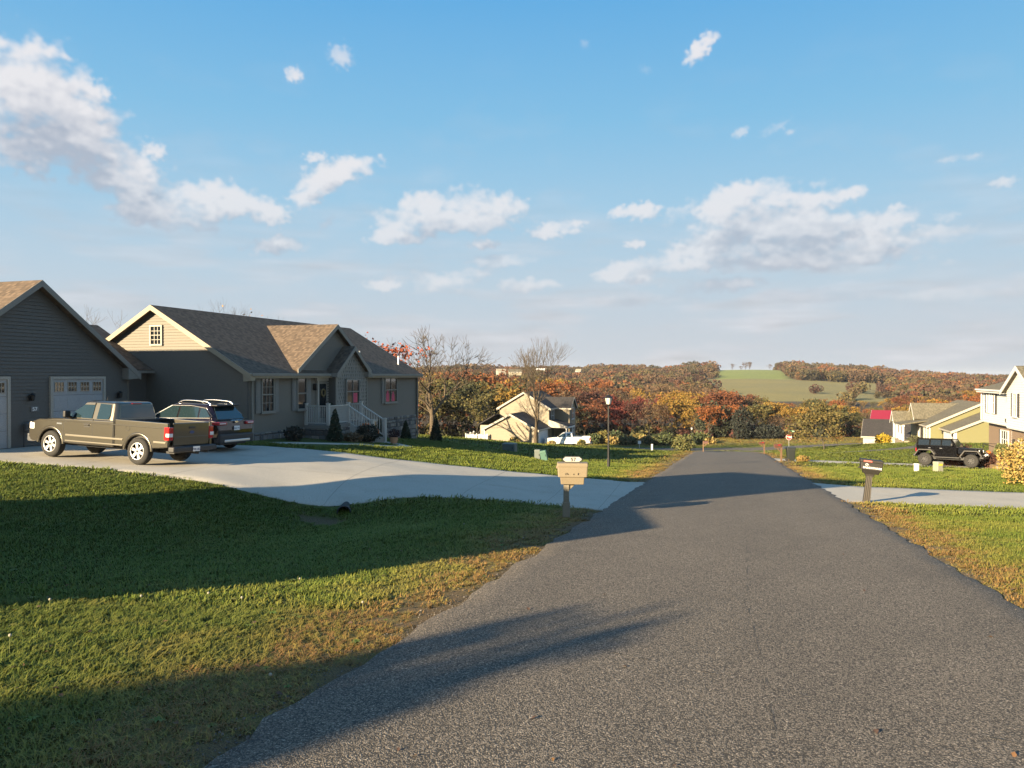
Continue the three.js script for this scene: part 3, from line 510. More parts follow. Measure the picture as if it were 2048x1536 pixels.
// ---- the taupe ranch house
{
  const y0 = -0.6, o = thing('ranch_house', 'long taupe ranch house with white porch railing behind the maroon car', 'house', [-11.28, y0, 33.4], HT);
  const Wd = 9.7, L = 17.2, E = 2.98, R = 5.95, z = (t) => -t, sb = 0.32;
  wall(o, 'wall', [-Wd, 0], [0, 0], 0.1, E, paint.taupe, { top: R - 0.16, label: 'sidewall of taupe lap siding rising to a gable' });
  wall(o, 'wall', [0, 0], [0, -L], sb, E, paint.taupe);
  wall(o, 'wall', [0, -L], [-Wd, -L], -1.6, E, paint.taupe, { top: R - 0.16 });
  wall(o, 'wall', [-Wd, -L], [-Wd, 0], -0.8, E, paint.taupe);
  gableRoof(o, { x0: -Wd, x1: 0, z0: -L, z1: 0, eave: E + 0.1, ridge: R, over: 0.32, rake: 0.32, m: paint.roofBrown, trim: paint.clay });
  for (const [x, zz] of [[0.02, 0.02], [-Wd, 0.02], [0.02, -L - 0.02]]) part(o, 'corner_board', new Geo().box(x - 0.06, x + 0.03, x === 0.02 ? sb : 0, E, zz - 0.06, zz + 0.03), paint.taupeShaded);
  gutterLine(o, [0.36, 0.25], [0.36, -L - 0.25], E - 0.12, paint.putty, [0.1, -0.12, -0.2]);
  part(o, 'downspout', new Geo().bar([0.1, E - 0.2, -L - 0.02], [0.1, -1.1, -L - 0.02], 0.075, 0.06, [1, 0, 0]), paint.putty);
  // attic window
  windowUnit(o, -4.78, 4.22, 0.012, 0, 0.54, 0.78, { cols: 3, rows: 2, trim: paint.creamTrim, sill: false });
  // front windows; turn so that +z points to the street
  const Q = Math.PI / 2, drape = (w, h, s) => { const g = new Geo(); for (const d of s) for (let k = 0; k < 5; k++) g.box(d * w / 2 - (d > 0 ? 0.05 * (k + 1) : -0.05 * k), d * w / 2 - (d > 0 ? 0.05 * k : -0.05 * (k + 1)), 0, h, 0.012, 0.016 + 0.004 * (k % 2)); return g; };
  const lit = (w, h) => [drape(w, h, [-1]), drape(w, h, [1])];
  windowUnit(o, 0.022, 1.25, z(1.27), Q, 0.82, 1.42, { shutters: [-1, 1], cols: 3, rows: 2, inside: lit(0.82, 1.42) });
  windowUnit(o, 0.022, 1.25, z(4.0), Q, 0.72, 1.42, { shutters: [-1, 1], cols: 1, rows: 0, inside: lit(.72, 1.42) });
  const wr = windowUnit(o, 0.022, 1.28, z(13.5), Q, 1.5, 1.36, { shutters: [-1], cols: 2, rows: 0, inside: lit(1.5, 1.36) });
  for (const [a, b, h] of [[-.6, -.22, .5], [.12, .5, .42]]) part(wr, 'pink_ornament', new Geo().box(a, b, 0.02, h, 0.031, 0.034).box((a + b) / 2 - .09, (a + b) / 2 + .09, h, h + .16, 0.031, 0.034), paint.pink);
  // door
  const dr = frameAt(o, 'front_door', 0.022, 0.46, z(5.9), Q);
  part(dr, 'door_frame', new Geo().box(-.56, -.44, 0, 2.16, 0, .09).box(.44, .56, 0, 2.16, 0, .09).box(-.62, .62, 2.1, 2.32, 0, .1), paint.creamTrim);
  part(dr, 'door_leaf', new Geo().box(-.44, .44, 0, 2.1, 0, .03), paint.putty); part(dr, 'glass', new Geo().box(-.3, .3, .25, 1.95, .03, .04), mat.glass);
  part(dr, 'handle', rbox(.33, .37, .95, 1.1, .03, .09, .01), mat.chrome);
  part(dr, 'wreath', new THREE.TorusGeometry(.17, .045, 6, 14).translate(0, 1.5, .06), M(C(.16, .12, .05), .95));
  const sc = part(o, 'wall_lamp', rbox(0.02, 0.2, 2.1, 2.42, z(5.12) - .07, z(5.12) + .07, .02), mat.black); void sc;
  // bump-out with shake siding and its own gable
  const a = 6.36, b = 9.64, p = 0.5;
  wall(o, 'bay_wall', [p, z(a)], [p, z(b)], -0.9, E + 0.1, paint.putty, { top: 4.25, course: 0.19, lip: 0.03, label: 'grey shake-clad front of the projecting bay' });
  wall(o, 'bay_wall', [0, z(a)], [p, z(a)], -0.5, E, paint.taupeShaded); wall(o, 'bay_wall', [p, z(b)], [0, z(b)], -1.4, E, paint.taupeShaded);
  {   // seams between single shakes
    const g = new Geo(), r = rng(3); for (let y = -0.9; y < 4.1; y += 0.19) for (let s = a + 0.1 * r(); s < b; s += 0.14 + 0.12 * r()) { const half = y > E + 0.1 ? (b - a) / 2 * (1 - (y - E) / 1.4) : 9; if (Math.abs(s - (a + b) / 2) > half - 0.1) continue; g.box(p + 0.004, p + 0.031, y + 0.01, y + 0.17, z(s) - 0.004, z(s) + 0.004); } part(o, 'shake_joint', g, M(C(.12, .115, .105), .9));
  }
  gableRoof(o, { x0: -2.5, x1: p, z0: z(b), z1: z(a), eave: E + 0.12, ridge: 4.36, axis: 'x', over: 0.22, rake: 0.24, m: paint.roofBrown, trim: paint.putty, farTrim: false });
  part(o, 'bay_corner', new Geo().box(p - .01, p + .05, -0.9, E, z(a) - .05, z(a) + .02), paint.putty); part(o, 'bay_corner', new Geo().box(p - .01, p + .05, -1.3, E, z(b) - .02, z(b) + .05), paint.putty);
  part(o, 'eave_return', new Geo().hex([-.05, E - .42, .3], [.34, E - .38, .3], [.34, E - .38, 0], [-.05, E - .42, 0], [-.05, E + .04, .3], [.34, E - .08, .3], [.34, E - .08, 0], [-.05, E + .04, 0]), paint.clay); part(o, 'eave_return', new Geo().hex([p - .02, E - .22, z(a) + .26], [p + .24, E - .22, z(a) + .26], [p + .24, E - .22, z(a) - .2], [p - .02, E - .22, z(a) - .2], [p - .02, E - .04, z(a) + .22], [p + .24, E - .04, z(a) + .22], [p + .24, E + .05, z(a) - .2], [p - .02, E + .05, z(a) - .2]), paint.putty); part(o, 'eave_return', new Geo().hex([p - .02, E - .22, z(b) + .2], [p + .24, E - .22, z(b) + .2], [p + .24, E - .22, z(b) - .26], [p - .02, E - .22, z(b) - .26], [p - .02, E + .05, z(b) + .2], [p + .24, E + .05, z(b) + .2], [p + .24, E - .04, z(b) - .22], [p - .02, E - .04, z(b) - .22]), paint.putty);
  const wb = windowUnit(o, p + 0.032, 1.38, z(8.0), Q, 1.3, 1.2, { cols: 2, rows: 0, inside: lit(1.3, 1.2) });
  part(wb, 'pink_ornament', new Geo().box(.08, .5, 0.03, .52, 0.031, 0.034), paint.pink);
  // decorative front gable on the main roof
  const ga = 3.55, gb = 10.6, gp = -0.02, gy = E + 0.22;
  wall(o, 'gable_wall', [gp, z(ga)], [gp, z(gb)], gy - 0.12, gy, paint.taupe, { top: 5.3, label: 'taupe siding of the tall front gable' });
  gableRoof(o, { x0: -5.2, x1: gp, z0: z(gb), z1: z(ga), eave: gy, ridge: 5.46, axis: 'x', over: 0.12, rake: 0.26, m: paint.roofBrown, trim: paint.putty, farTrim: false, soffit: false });
  for (const t of [11.8, 16.2]) part(o, 'vent_pipe', moved(cyl(.05, .05, .62, 10), -1.1 - (t > 14 ? -.35 : 0), E + .95 - (t > 14 ? .2 : 0), z(t)), mat.white);
  // stone base
  const groundAt = (t) => T(-11.28 + 0.299 * t, 33.4 + 0.954 * t) - y0 - 0.1;
  stones(o, [0.012, z(9.64)], [0.012, z(L)], (s) => groundAt(9.64 + s), (s) => (s < 1.6 ? .2 : .36), 4, stoneM, (s0, s1, yb, yt) => s1 > 1.45 && s0 < 2.45 && yb < -.3);
  stones(o, [0.012, 0], [0.012, z(4.28)], (s) => groundAt(s), () => sb, 9, stoneM);
  // basement door between the bay and the corner
  const bd = frameAt(o, 'basement_window', 0.03, groundAt(11.6), z(11.6), Q); part(bd, 'frame', new Geo().box(-.5, -.38, 0, 1.0, 0, .1).box(.38, .5, 0, 1.0, 0, .1).box(-.5, .5, 1.0, 1.12, 0, .1), paint.creamTrim); part(bd, 'pane', new Geo().box(-.38, .38, 0, 1.0, 0, .03), mat.glass);
  // porch: deck, railings with single balusters, stairs
  const pd = 1.35, pt0 = 4.28, pt1 = 7.62, dy = 0.44;
  part(o, 'porch_deck', new Geo().box(0.0, pd, dy - .16, dy, z(pt1), z(pt0)), paint.putty);
  stones(o, [0.06, z(pt0) - .02], [pd - .06, z(pt0) - .02], groundAt(4.3), dy - .17, 14, stoneM); stones(o, [pd - .06, z(pt0)], [pd - .06, z(6.3)], groundAt(5) - .2, dy - .17, 15, stoneM);
  const rail = paint.creamTrim.clone(); rail.color = C(.66, .64, .59);
  const post = (x, zz, yb, yt) => part(o, 'rail_post', new Geo().box(x - .065, x + .065, yb, yt, zz - .065, zz + .065).box(x - .085, x + .085, yt, yt + .05, zz - .085, zz + .085), rail);
  const run = (A, B, yA, yB, h, n) => {   // rails and balusters from A to B ([x,z])
    part(o, 'hand_rail', new Geo().bar([A[0], yA + h, A[1]], [B[0], yB + h, B[1]], .09, .05), rail); part(o, 'bottom_rail', new Geo().bar([A[0], yA + .1, A[1]], [B[0], yB + .1, B[1]], .06, .05), rail);
    for (let i = 1; i < n; i++) { const t = i / n, x = lerp(A[0], B[0], t), zz = lerp(A[1], B[1], t), y = lerp(yA, yB, t); part(o, 'baluster', new Geo().box(x - .018, x + .018, y + .1, y + h, zz - .018, zz + .018), rail); }
  };
  const front = pd - .07, near = z(pt0) - .07;
  run([0.05, near], [front, near], dy, dy, .92, 11); run([front, near], [front, z(6.25)], dy, dy, .92, 18); run([.55, z(7.6)], [front, z(7.6)], dy, dy, .92, 7);
  post(front, near, dy - .2, dy + 1.0); post(front, z(6.25), dy - .2, dy + 1.0); post(front, z(7.6), dy - .2, dy + 1.0); post(.07, near, dy, dy + 1.0);
  const gx = front + 1.35, gyb = groundAt(7) - 0.05;
  for (const t of [6.25, 7.6]) { run([front, z(t)], [gx, z(t)], dy - .02, gyb + .12, .9, 9); post(gx, z(t), gyb - .1, gyb + 1.08); }
  for (let i = 0; i < 4; i++) part(o, 'step', new Geo().box(pd + .32 * i - .02, pd + .32 * (i + 1), gyb - .2, lerp(dy, gyb, (i + 1) / 5), z(7.53), z(6.32)), paint.putty);
  part(o, 'stair_side', new Geo().slab([[pd, gyb - .1, z(6.29)], [gx, gyb - .1, z(6.29)], [gx, gyb + .1, z(6.29)], [pd, dy - .05, z(6.29)]], .03), rail);
}
// ---- garage wing with the covered link
{
  const y0 = -0.28, o = thing('garage_wing', 'taupe garage with shade put into its siding colour, two overhead doors and brown shingle roof', 'garage', [-15.77, y0, 32], HT), Q = Math.PI / 2, z = (t) => t;   // +z towards the viewer along the front
  const L = 8.56, E = 2.74, R = 5.9, Dp = 7.5;
  wall(o, 'wall', [0, L], [0, 0], 0, E, paint.taupeShaded, { top: R - .15 });
  wall(o, 'wall', [-Dp, L], [0, L], -.4, E, paint.taupeShaded); wall(o, 'wall', [0, 0], [-Dp, 0], -.4, E, paint.taupeShaded); wall(o, 'wall', [-Dp, 0], [-Dp, L], -.4, E, paint.taupeShaded, { top: R - .15 });
  gableRoof(o, { x0: -Dp, x1: 0, z0: 0, z1: L, eave: E + .08, ridge: R, axis: 'x', over: .34, rake: .34, m: paint.roofBrown, trim: paint.putty });
  for (const zc of [2.48, 6.6]) {
    const g = frameAt(o, 'garage_door', 0.03, 0, zc, Q), w = 2.3, h = 2.36, doorM = paint.doorGrey;
    part(g, 'door_trim', new Geo().box(-w / 2 - .11, -w / 2, 0, h + .1, -.02, .07).box(w / 2, w / 2 + .11, 0, h + .1, -.02, .07).box(-w / 2, w / 2, h, h + .1, -.02, .07), paint.creamTrim);
    for (let k = 0; k < 4; k++) { const yb = h * k / 4 + .006, yt = h * (k + 1) / 4 - .006, s = new Geo().box(-w / 2, w / 2, yb, yt, -.01, .02); if (k < 3) for (let i = 0; i < 4; i++) s.box(-w / 2 + w * (i + .12) / 4, -w / 2 + w * (i + .88) / 4, yb + .1, yt - .1, .02, .03); part(g, 'door_panel', s, doorM); }
    for (let i = 0; i < 4; i++) { const x0 = -w / 2 + w * (i + .16) / 4, x1 = -w / 2 + w * (i + .84) / 4, yb = h * .81, yt = h * .95; part(g, 'door_window', new Geo().box(x0, x1, yb, yt, .02, .032), mat.glass); const f = new Geo().box(x0 - .02, x1 + .02, yb - .02, yb, .02, .045).box(x0 - .02, x1 + .02, yt, yt + .02, .02, .045); for (const t of [0, 1 / 3, 2 / 3, 1]) { const x = lerp(x0, x1, t); f.box(x - .01, x + .01, yb, yt, .02, .044); } f.box(x0, x1, (yb + yt) / 2 - .008, (yb + yt) / 2 + .008, .02, .043); part(g, 'window_grille', f, paint.creamTrim); }
  }
  part(o, 'eave_return', new Geo().hex([-.02, E - .4, .3], [.34, E - .4, .3], [.34, E - .36, -.36], [-.02, E - .36, -.36], [-.02, E + .06, .3], [.34, E + .06, .3], [.34, E - .14, -.36], [-.02, E - .14, -.36]), paint.putty);
  for (const zc of [4.55, .55]) { const l = frameAt(o, 'wall_lamp', .03, 1.6, zc, Q); part(l, 'bracket', rbox(-.05, .05, 0, .22, 0, .04, .01), mat.black); part(l, 'lantern', join(moved(new THREE.CylinderGeometry(.09, .06, .2, 6), 0, .1, .13), moved(new THREE.ConeGeometry(.11, .09, 6), 0, .245, .13)), mat.black); }
  const plq = frameAt(o, 'number_plaque', .03, 1.3, 4.36, Q); part(plq, 'plate', new Geo().box(-.16, .16, -.09, .09, 0, .02), M(C(.16, .155, .15), .7)); part(plq, 'digits', letters('57', .13).translate(0, 0, .02), mat.white);
  const gm = frameAt(o, 'gas_meter', .05, .35, 4.75, Q); part(gm, 'meter_body', join(moved(new RoundedBoxGeometry(.26, .3, .2, 3, .06), 0, .35, .16), moved(new THREE.CylinderGeometry(.11, .11, .08, 16).rotateX(Math.PI / 2), 0, .38, .28)), M(C(.10, .105, .11), .5)); part(gm, 'pipe', join(moved(cyl(.02, .02, .8, 8), -.16, .05, .12), moved(cyl(.02, .02, .5, 8), .16, .2, .12)), mat.darkPlastic);
  // link between garage and house
  wall(o, 'link_wall', [-1.5, 0], [-1.5, -3.2], -.4, E, paint.taupeShaded); part(o, 'link_roof', new Geo().slab([[-1.1, E + .02, -.02], [-1.1, E + .02, -3.05], [-4.6, E + 2.1, -3.05], [-4.6, E + 2.1, -.02]], .15), paint.roofBrown);
  part(o, 'link_roof', new Geo().slab([[-4.6, E + 2.1, -.02], [-4.6, E + 2.1, -3.05], [-8.1, E, -3.05], [-8.1, E, -.02]], .15), paint.roofBrown);
  gutterLine(o, [-1.05, 0], [-1.05, -3.0], E - .08, paint.putty, [-1.35, -2.8, 0]); part(o, 'corner_board', new Geo().box(-.05, .035, 0, E, -.03, .05), paint.taupe);
}
// ---- neighbour's house beside the camera, set square to the low sun; its shadow lies across the lawn and the street
{
  const o = thing('neighbour_house', 'tall taupe gabled house beside the front lawn', 'house', [-19.2, -0.1, 9.26], -Math.PI / 4), w = 7.2, l = 6.5, E = 6.0, R = 9.0;
  wall(o, 'wall', [0, 0], [w, 0], -.3, E, paint.taupe); wall(o, 'wall', [w, 0], [w, -l], -.6, E, paint.taupe, { top: R - .15 }); wall(o, 'wall', [w, -l], [0, -l], -.9, E, paint.taupe); wall(o, 'wall', [0, -l], [0, 0], -.6, E, paint.taupe, { top: R - .15 });
  gableRoof(o, { x0: 0, x1: w, z0: -l, z1: 0, eave: E + .08, ridge: R, axis: 'x', over: .25, rake: .15, m: paint.roofBrown, trim: paint.putty });
  for (const zz of [-2, -4.6]) windowUnit(o, w + .032, 3.6, zz, Math.PI / 2, .9, 1.3, { cols: 2, rows: 1 }); for (const x of [2, 5.2]) windowUnit(o, x, 1.2, -l - .032, Math.PI, .9, 1.3, { cols: 2, rows: 1 });
  const gw = 3.0, g0 = -1.2, g1 = -5.4, gE = 3.55;   // low wing
  wall(o, 'wing_wall', [w, g0], [w + gw, g0], -.3, gE, paint.taupe); wall(o, 'wing_wall', [w + gw, g0], [w + gw, g1], -.3, gE, paint.taupe); wall(o, 'wing_wall', [w + gw, g1], [w, g1], -.3, gE, paint.taupe); part(o, 'wing_roof', new Geo().slab([[w + gw + .2, gE, g0 + .2], [w + gw + .2, gE, g1 - .2], [w + .02, gE + .7, g1 - .2], [w + .02, gE + .7, g0 + .2]], .14), paint.roofBrown);
  const g = frameAt(o, 'entry_door', 3.6, -.3, -l - .032, Math.PI); part(g, 'door_frame', new Geo().box(-.56, -.46, 0, 2.15, 0, .08).box(.46, .56, 0, 2.15, 0, .08).box(-.46, .46, 2.05, 2.15, 0, .08), paint.creamTrim); part(g, 'door_leaf', new Geo().box(-.46, .46, 0, 2.05, 0, .03), paint.putty);
}
// ---- cream two-storey house beyond the lawn
{
  const y0 = -7.1, o = thing('cream_house', 'cream two-storey house with lit gable behind a bare tree', 'house', [5.0, y0, 105.5], HT), W = 7.0, L = 9, E = 5.0, R = 7.15, Q = Math.PI / 2;   // origin: front corner nearest the viewer
  wall(o, 'wall', [-W, 0], [0, 0], -.5, E, paint.cream, { top: R - .1, course: .2 }); wall(o, 'wall', [0, 0], [0, -L], -.5, E, paint.cream, { course: .2 }); wall(o, 'wall', [0, -L], [-W, -L], -.5, E, paint.cream, { top: R - .1, course: .2 }); wall(o, 'wall', [-W, -L], [-W, 0], -.5, E, paint.cream, { course: .2 });
  gableRoof(o, { x0: -W, x1: 0, z0: -L, z1: 0, eave: E + .1, ridge: R, over: .35, rake: .35, m: paint.roofDark, trim: paint.creamTrim, fascia: .24 });
  const G = 6.2, gE = 2.5, gR = 4.45;   // garage wing towards the viewer
  wall(o, 'garage_wall', [-W, G], [0, G], -.5, gE, paint.cream, { top: gR - .1, course: .2 }); wall(o, 'garage_wall', [0, G], [0, 0], -.5, gE, paint.cream, { course: .2 }); wall(o, 'garage_wall', [-W, 0], [-W, G], -.5, gE, paint.cream, { course: .2 });
  gableRoof(o, { x0: -W, x1: 0, z0: .03, z1: G, eave: gE + .1, ridge: gR, over: .35, rake: .35, m: paint.roofDark, trim: paint.creamTrim, fascia: .24, farTrim: false });
  const gd = frameAt(o, 'garage_door', .03, 0, 3.2, Q); for (let k = 0; k < 4; k++) part(gd, 'door_panel', new Geo().box(-2.3, 2.3, .01 + .53 * k, .52 + .53 * k, 0, .04), paint.white);
  // cross wing with its own gable towards the street
  const b0 = 3.6, b1 = 7.2, p = 2.0, bE = 4.95, bR = 6.35;
  wall(o, 'wing_wall', [0, -b0], [p, -b0], -.5, bE, paint.cream, { course: .2 }); wall(o, 'wing_wall', [p, -b0], [p, -b1], -.5, bE, paint.cream, { top: bR - .1, course: .2 }); wall(o, 'wing_wall', [p, -b1], [0, -b1], -.5, bE, paint.cream, { course: .2 });
  gableRoof(o, { x0: -2.5, x1: p, z0: -b1, z1: -b0, eave: bE + .06, ridge: bR, axis: 'x', over: .25, rake: .3, m: paint.roofDark, trim: paint.creamTrim, farTrim: false });
  for (const yy of [.9, 3.3]) windowUnit(o, p + .022, yy, -5.4, Q, 1.3, 1.5, { shutters: [-1, 1], sm: mat.black, cols: 2, rows: 0, trim: paint.white });
  windowUnit(o, .022, 3.1, -1.7, Q, 1.4, 1.5, { shutters: [-1, 1], sm: mat.black, cols: 2, rows: 1, trim: paint.white });
  // porch roof on a post
  part(o, 'porch_roof', new Geo().slab([[2.6, 2.55, .3], [2.6, 2.55, -4.4], [0, 3.35, -4.4], [0, 3.35, .3]], .14), paint.roofDark); part(o, 'porch_gable', new Geo().slab([[0, 2.35, .32], [2.7, 2.3, .32], [2.7, 2.55, .32], [0, 3.4, .32]], .08), paint.creamTrim);
  part(o, 'porch_post', new Geo().box(2.4, 2.55, 0, 2.4, .05, .2), paint.white); part(o, 'porch_post', new Geo().box(2.4, 2.55, 0, 2.4, -3.5, -3.35), paint.white); part(o, 'porch_beam', new Geo().box(2.35, 2.6, 2.25, 2.45, -4.4, .3), paint.white);
  const dd = frameAt(o, 'front_door', .03, .1, -1.9, Q); part(dd, 'door_leaf', new Geo().box(-.5, .5, 0, 2.1, 0, .05), mat.darkPlastic);
  part(o, 'rear_roof', new Geo().slab([[-W - 2.6, 2.5, 2], [-W, 4.0, 2], [-W, 4.0, -4], [-W - 2.6, 2.5, -4]].reverse(), .14), paint.roofDark); wall(o, 'rear_wall', [-W - 2.2, 1.8], [-W, 1.8], -.5, 2.6, paint.clay, { course: .2 }); windowUnit(o, -W - 1.2, .9, 1.83, 0, .7, 1.2, { cols: 1, rows: 0, trim: paint.white });
}
// ---- white house at the frame's edge, seen from its street side
{
  const y0 = -3.9, o = thing('white_house', 'white two-storey house with brick ground floor and solar roof', 'house', [36.2, y0, 60], HT), Q = -Math.PI / 2;   // origin far street corner; +z comes towards the viewer
  const L = 17, W = 9, B = 2.66, E = 5.2, z0 = 8, z1 = 14, p = -.5;
  wall(o, 'brick_wall', [0.45, 0], [0.45, z0], -.9, B, paint.brick, { course: .09, lip: .008, label: 'tan brick ground floor wall' });
  wall(o, 'upper_wall', [0, 0], [0, z0], B, E, paint.white, { course: .16 }); wall(o, 'upper_wall', [W, 0], [0, 0], B, E, paint.white, { course: .16 }); wall(o, 'brick_wall', [W, 0], [.45, 0], -.9, B, paint.brick, { course: .09, lip: .008 });
  part(o, 'overhang_soffit', new Geo().box(0, .5, B - .06, B, 0, z0), paint.white);
  part(o, 'roof', new Geo().slab([[-.35, E - .1, -.35], [-.35, E - .1, L], [4.5, E + 1.75, L], [4.5, E + 1.75, 3.6]], .16), paint.roofOlive); part(o, 'roof', new Geo().slab([[W + .35, E - .1, -.35], [-.35, E - .1, -.35], [4.5, E + 1.75, 3.6]], .16), paint.roofOlive);
  part(o, 'roof', new Geo().slab([[W + .35, E - .1, L], [W + .35, E - .1, -.35], [4.5, E + 1.75, 3.6], [4.5, E + 1.75, L]], .16), paint.roofOlive);
  part(o, 'solar_array', new Geo().slab([[1.5, E + .66, 1.9], [1.5, E + .66, 11], [4.3, E + 1.73, 11], [4.3, E + 1.73, 3.9]], .05), MP(C(.02, .035, .085), .18, { clearcoat: 1 }));
  gutterLine(o, [-.4, -.3], [-.4, z0], E - .14, paint.white, [-.12, .15, B + .1]); part(o, 'fascia', new Geo().box(-.36, -.3, E - .34, E - .1, -.3, z0), paint.white);
  for (const zc of [1.75, 3.15]) windowUnit(o, -.022, B + .75, zc, Q, .56, 1.45, { cols: 1, rows: 0, trim: paint.white, shutters: zc < 2 ? [-1] : [1], sm: mat.darkPlastic, sill: false });
  wall(o, 'bay_wall', [0, z0], [p, z0], B, E, paint.white, { course: .16 });
  wall(o, 'bay_wall', [p, z0], [p, z1], B, E, paint.white, { top: 6.62, course: .16, label: 'white siding of the bay with gable to the street' });
  wall(o, 'entry_wall', [0.44, z0 - .02], [p + .3, z0 - .02], -.9, B, paint.white, { course: .16 }); wall(o, 'brick_wall', [p + .3, z0 + .02], [p + .3, z1], -.9, B, paint.brick, { course: .09, lip: .008 }); part(o, 'overhang_soffit', new Geo().box(p, p + .4, B - .07, B - .005, z0, z1), paint.white);
  gableRoof(o, { x0: p, x1: 4.5, z0, z1, eave: E + .05, ridge: 6.75, axis: 'x', over: .3, rake: .35, m: paint.roofOlive, trim: paint.white, farTrim: true, nearTrim: false, fascia: .26 });
  windowUnit(o, p - .022, B + .85, 9.9, Q, .75, 1.4, { cols: 2, rows: 1, trim: paint.white, shutters: [-1, 1], sm: mat.darkPlastic });
  const gd = frameAt(o, 'garage_door', p + .27, -.2, 11.6, Q); for (let k = 0; k < 4; k++) part(gd, 'door_panel', new Geo().box(-2.1, 2.1, .53 * k, .53 * k + .52, 0, .05), paint.white);
  part(o, 'wall_lamp', rbox(p + .16, p + .27, 1.6, 1.9, 8.6, 8.75, .02), mat.black); part(o, 'vent_cap', moved(cyl(.14, .14, .1, 14).rotateZ(Math.PI / 2), -.05, B + .35, 6.2), mat.chrome);
  windowUnit(o, .42, .95, 4.2, Q, 1.7, 1.2, { cols: 3, rows: 0, trim: paint.white, shutters: [-1], sm: mat.darkPlastic });
  const dd = frameAt(o, 'front_door', .42, .3, 6.6, Q); part(dd, 'door_leaf', new Geo().box(-.5, .5, 0, 2.1, 0, .06), paint.white);
  part(o, 'entry_terrace', new Geo().box(-.8, .45, -1.4, .26, 3.2, 7.95), paint.brick);
  for (let i = 0; i < 4; i++) part(o, 'step', new Geo().box(-.8 - .3 * (i + 1), -.8 - .3 * i, -1.4, .26 - .26 * (i + 1), 6.2, 7.9), paint.brick);
  part(o, 'iron_rail', new Geo().bar([-.75, 1.15, 3.3], [.3, 1.15, 3.3], .03, .04).bar([-.75, .2, 3.3], [-.75, 1.15, 3.3], .03, .03).bar([-.75, 1.15, 3.3], [-.75, 1.15, 6], .03, .04), mat.black);
}
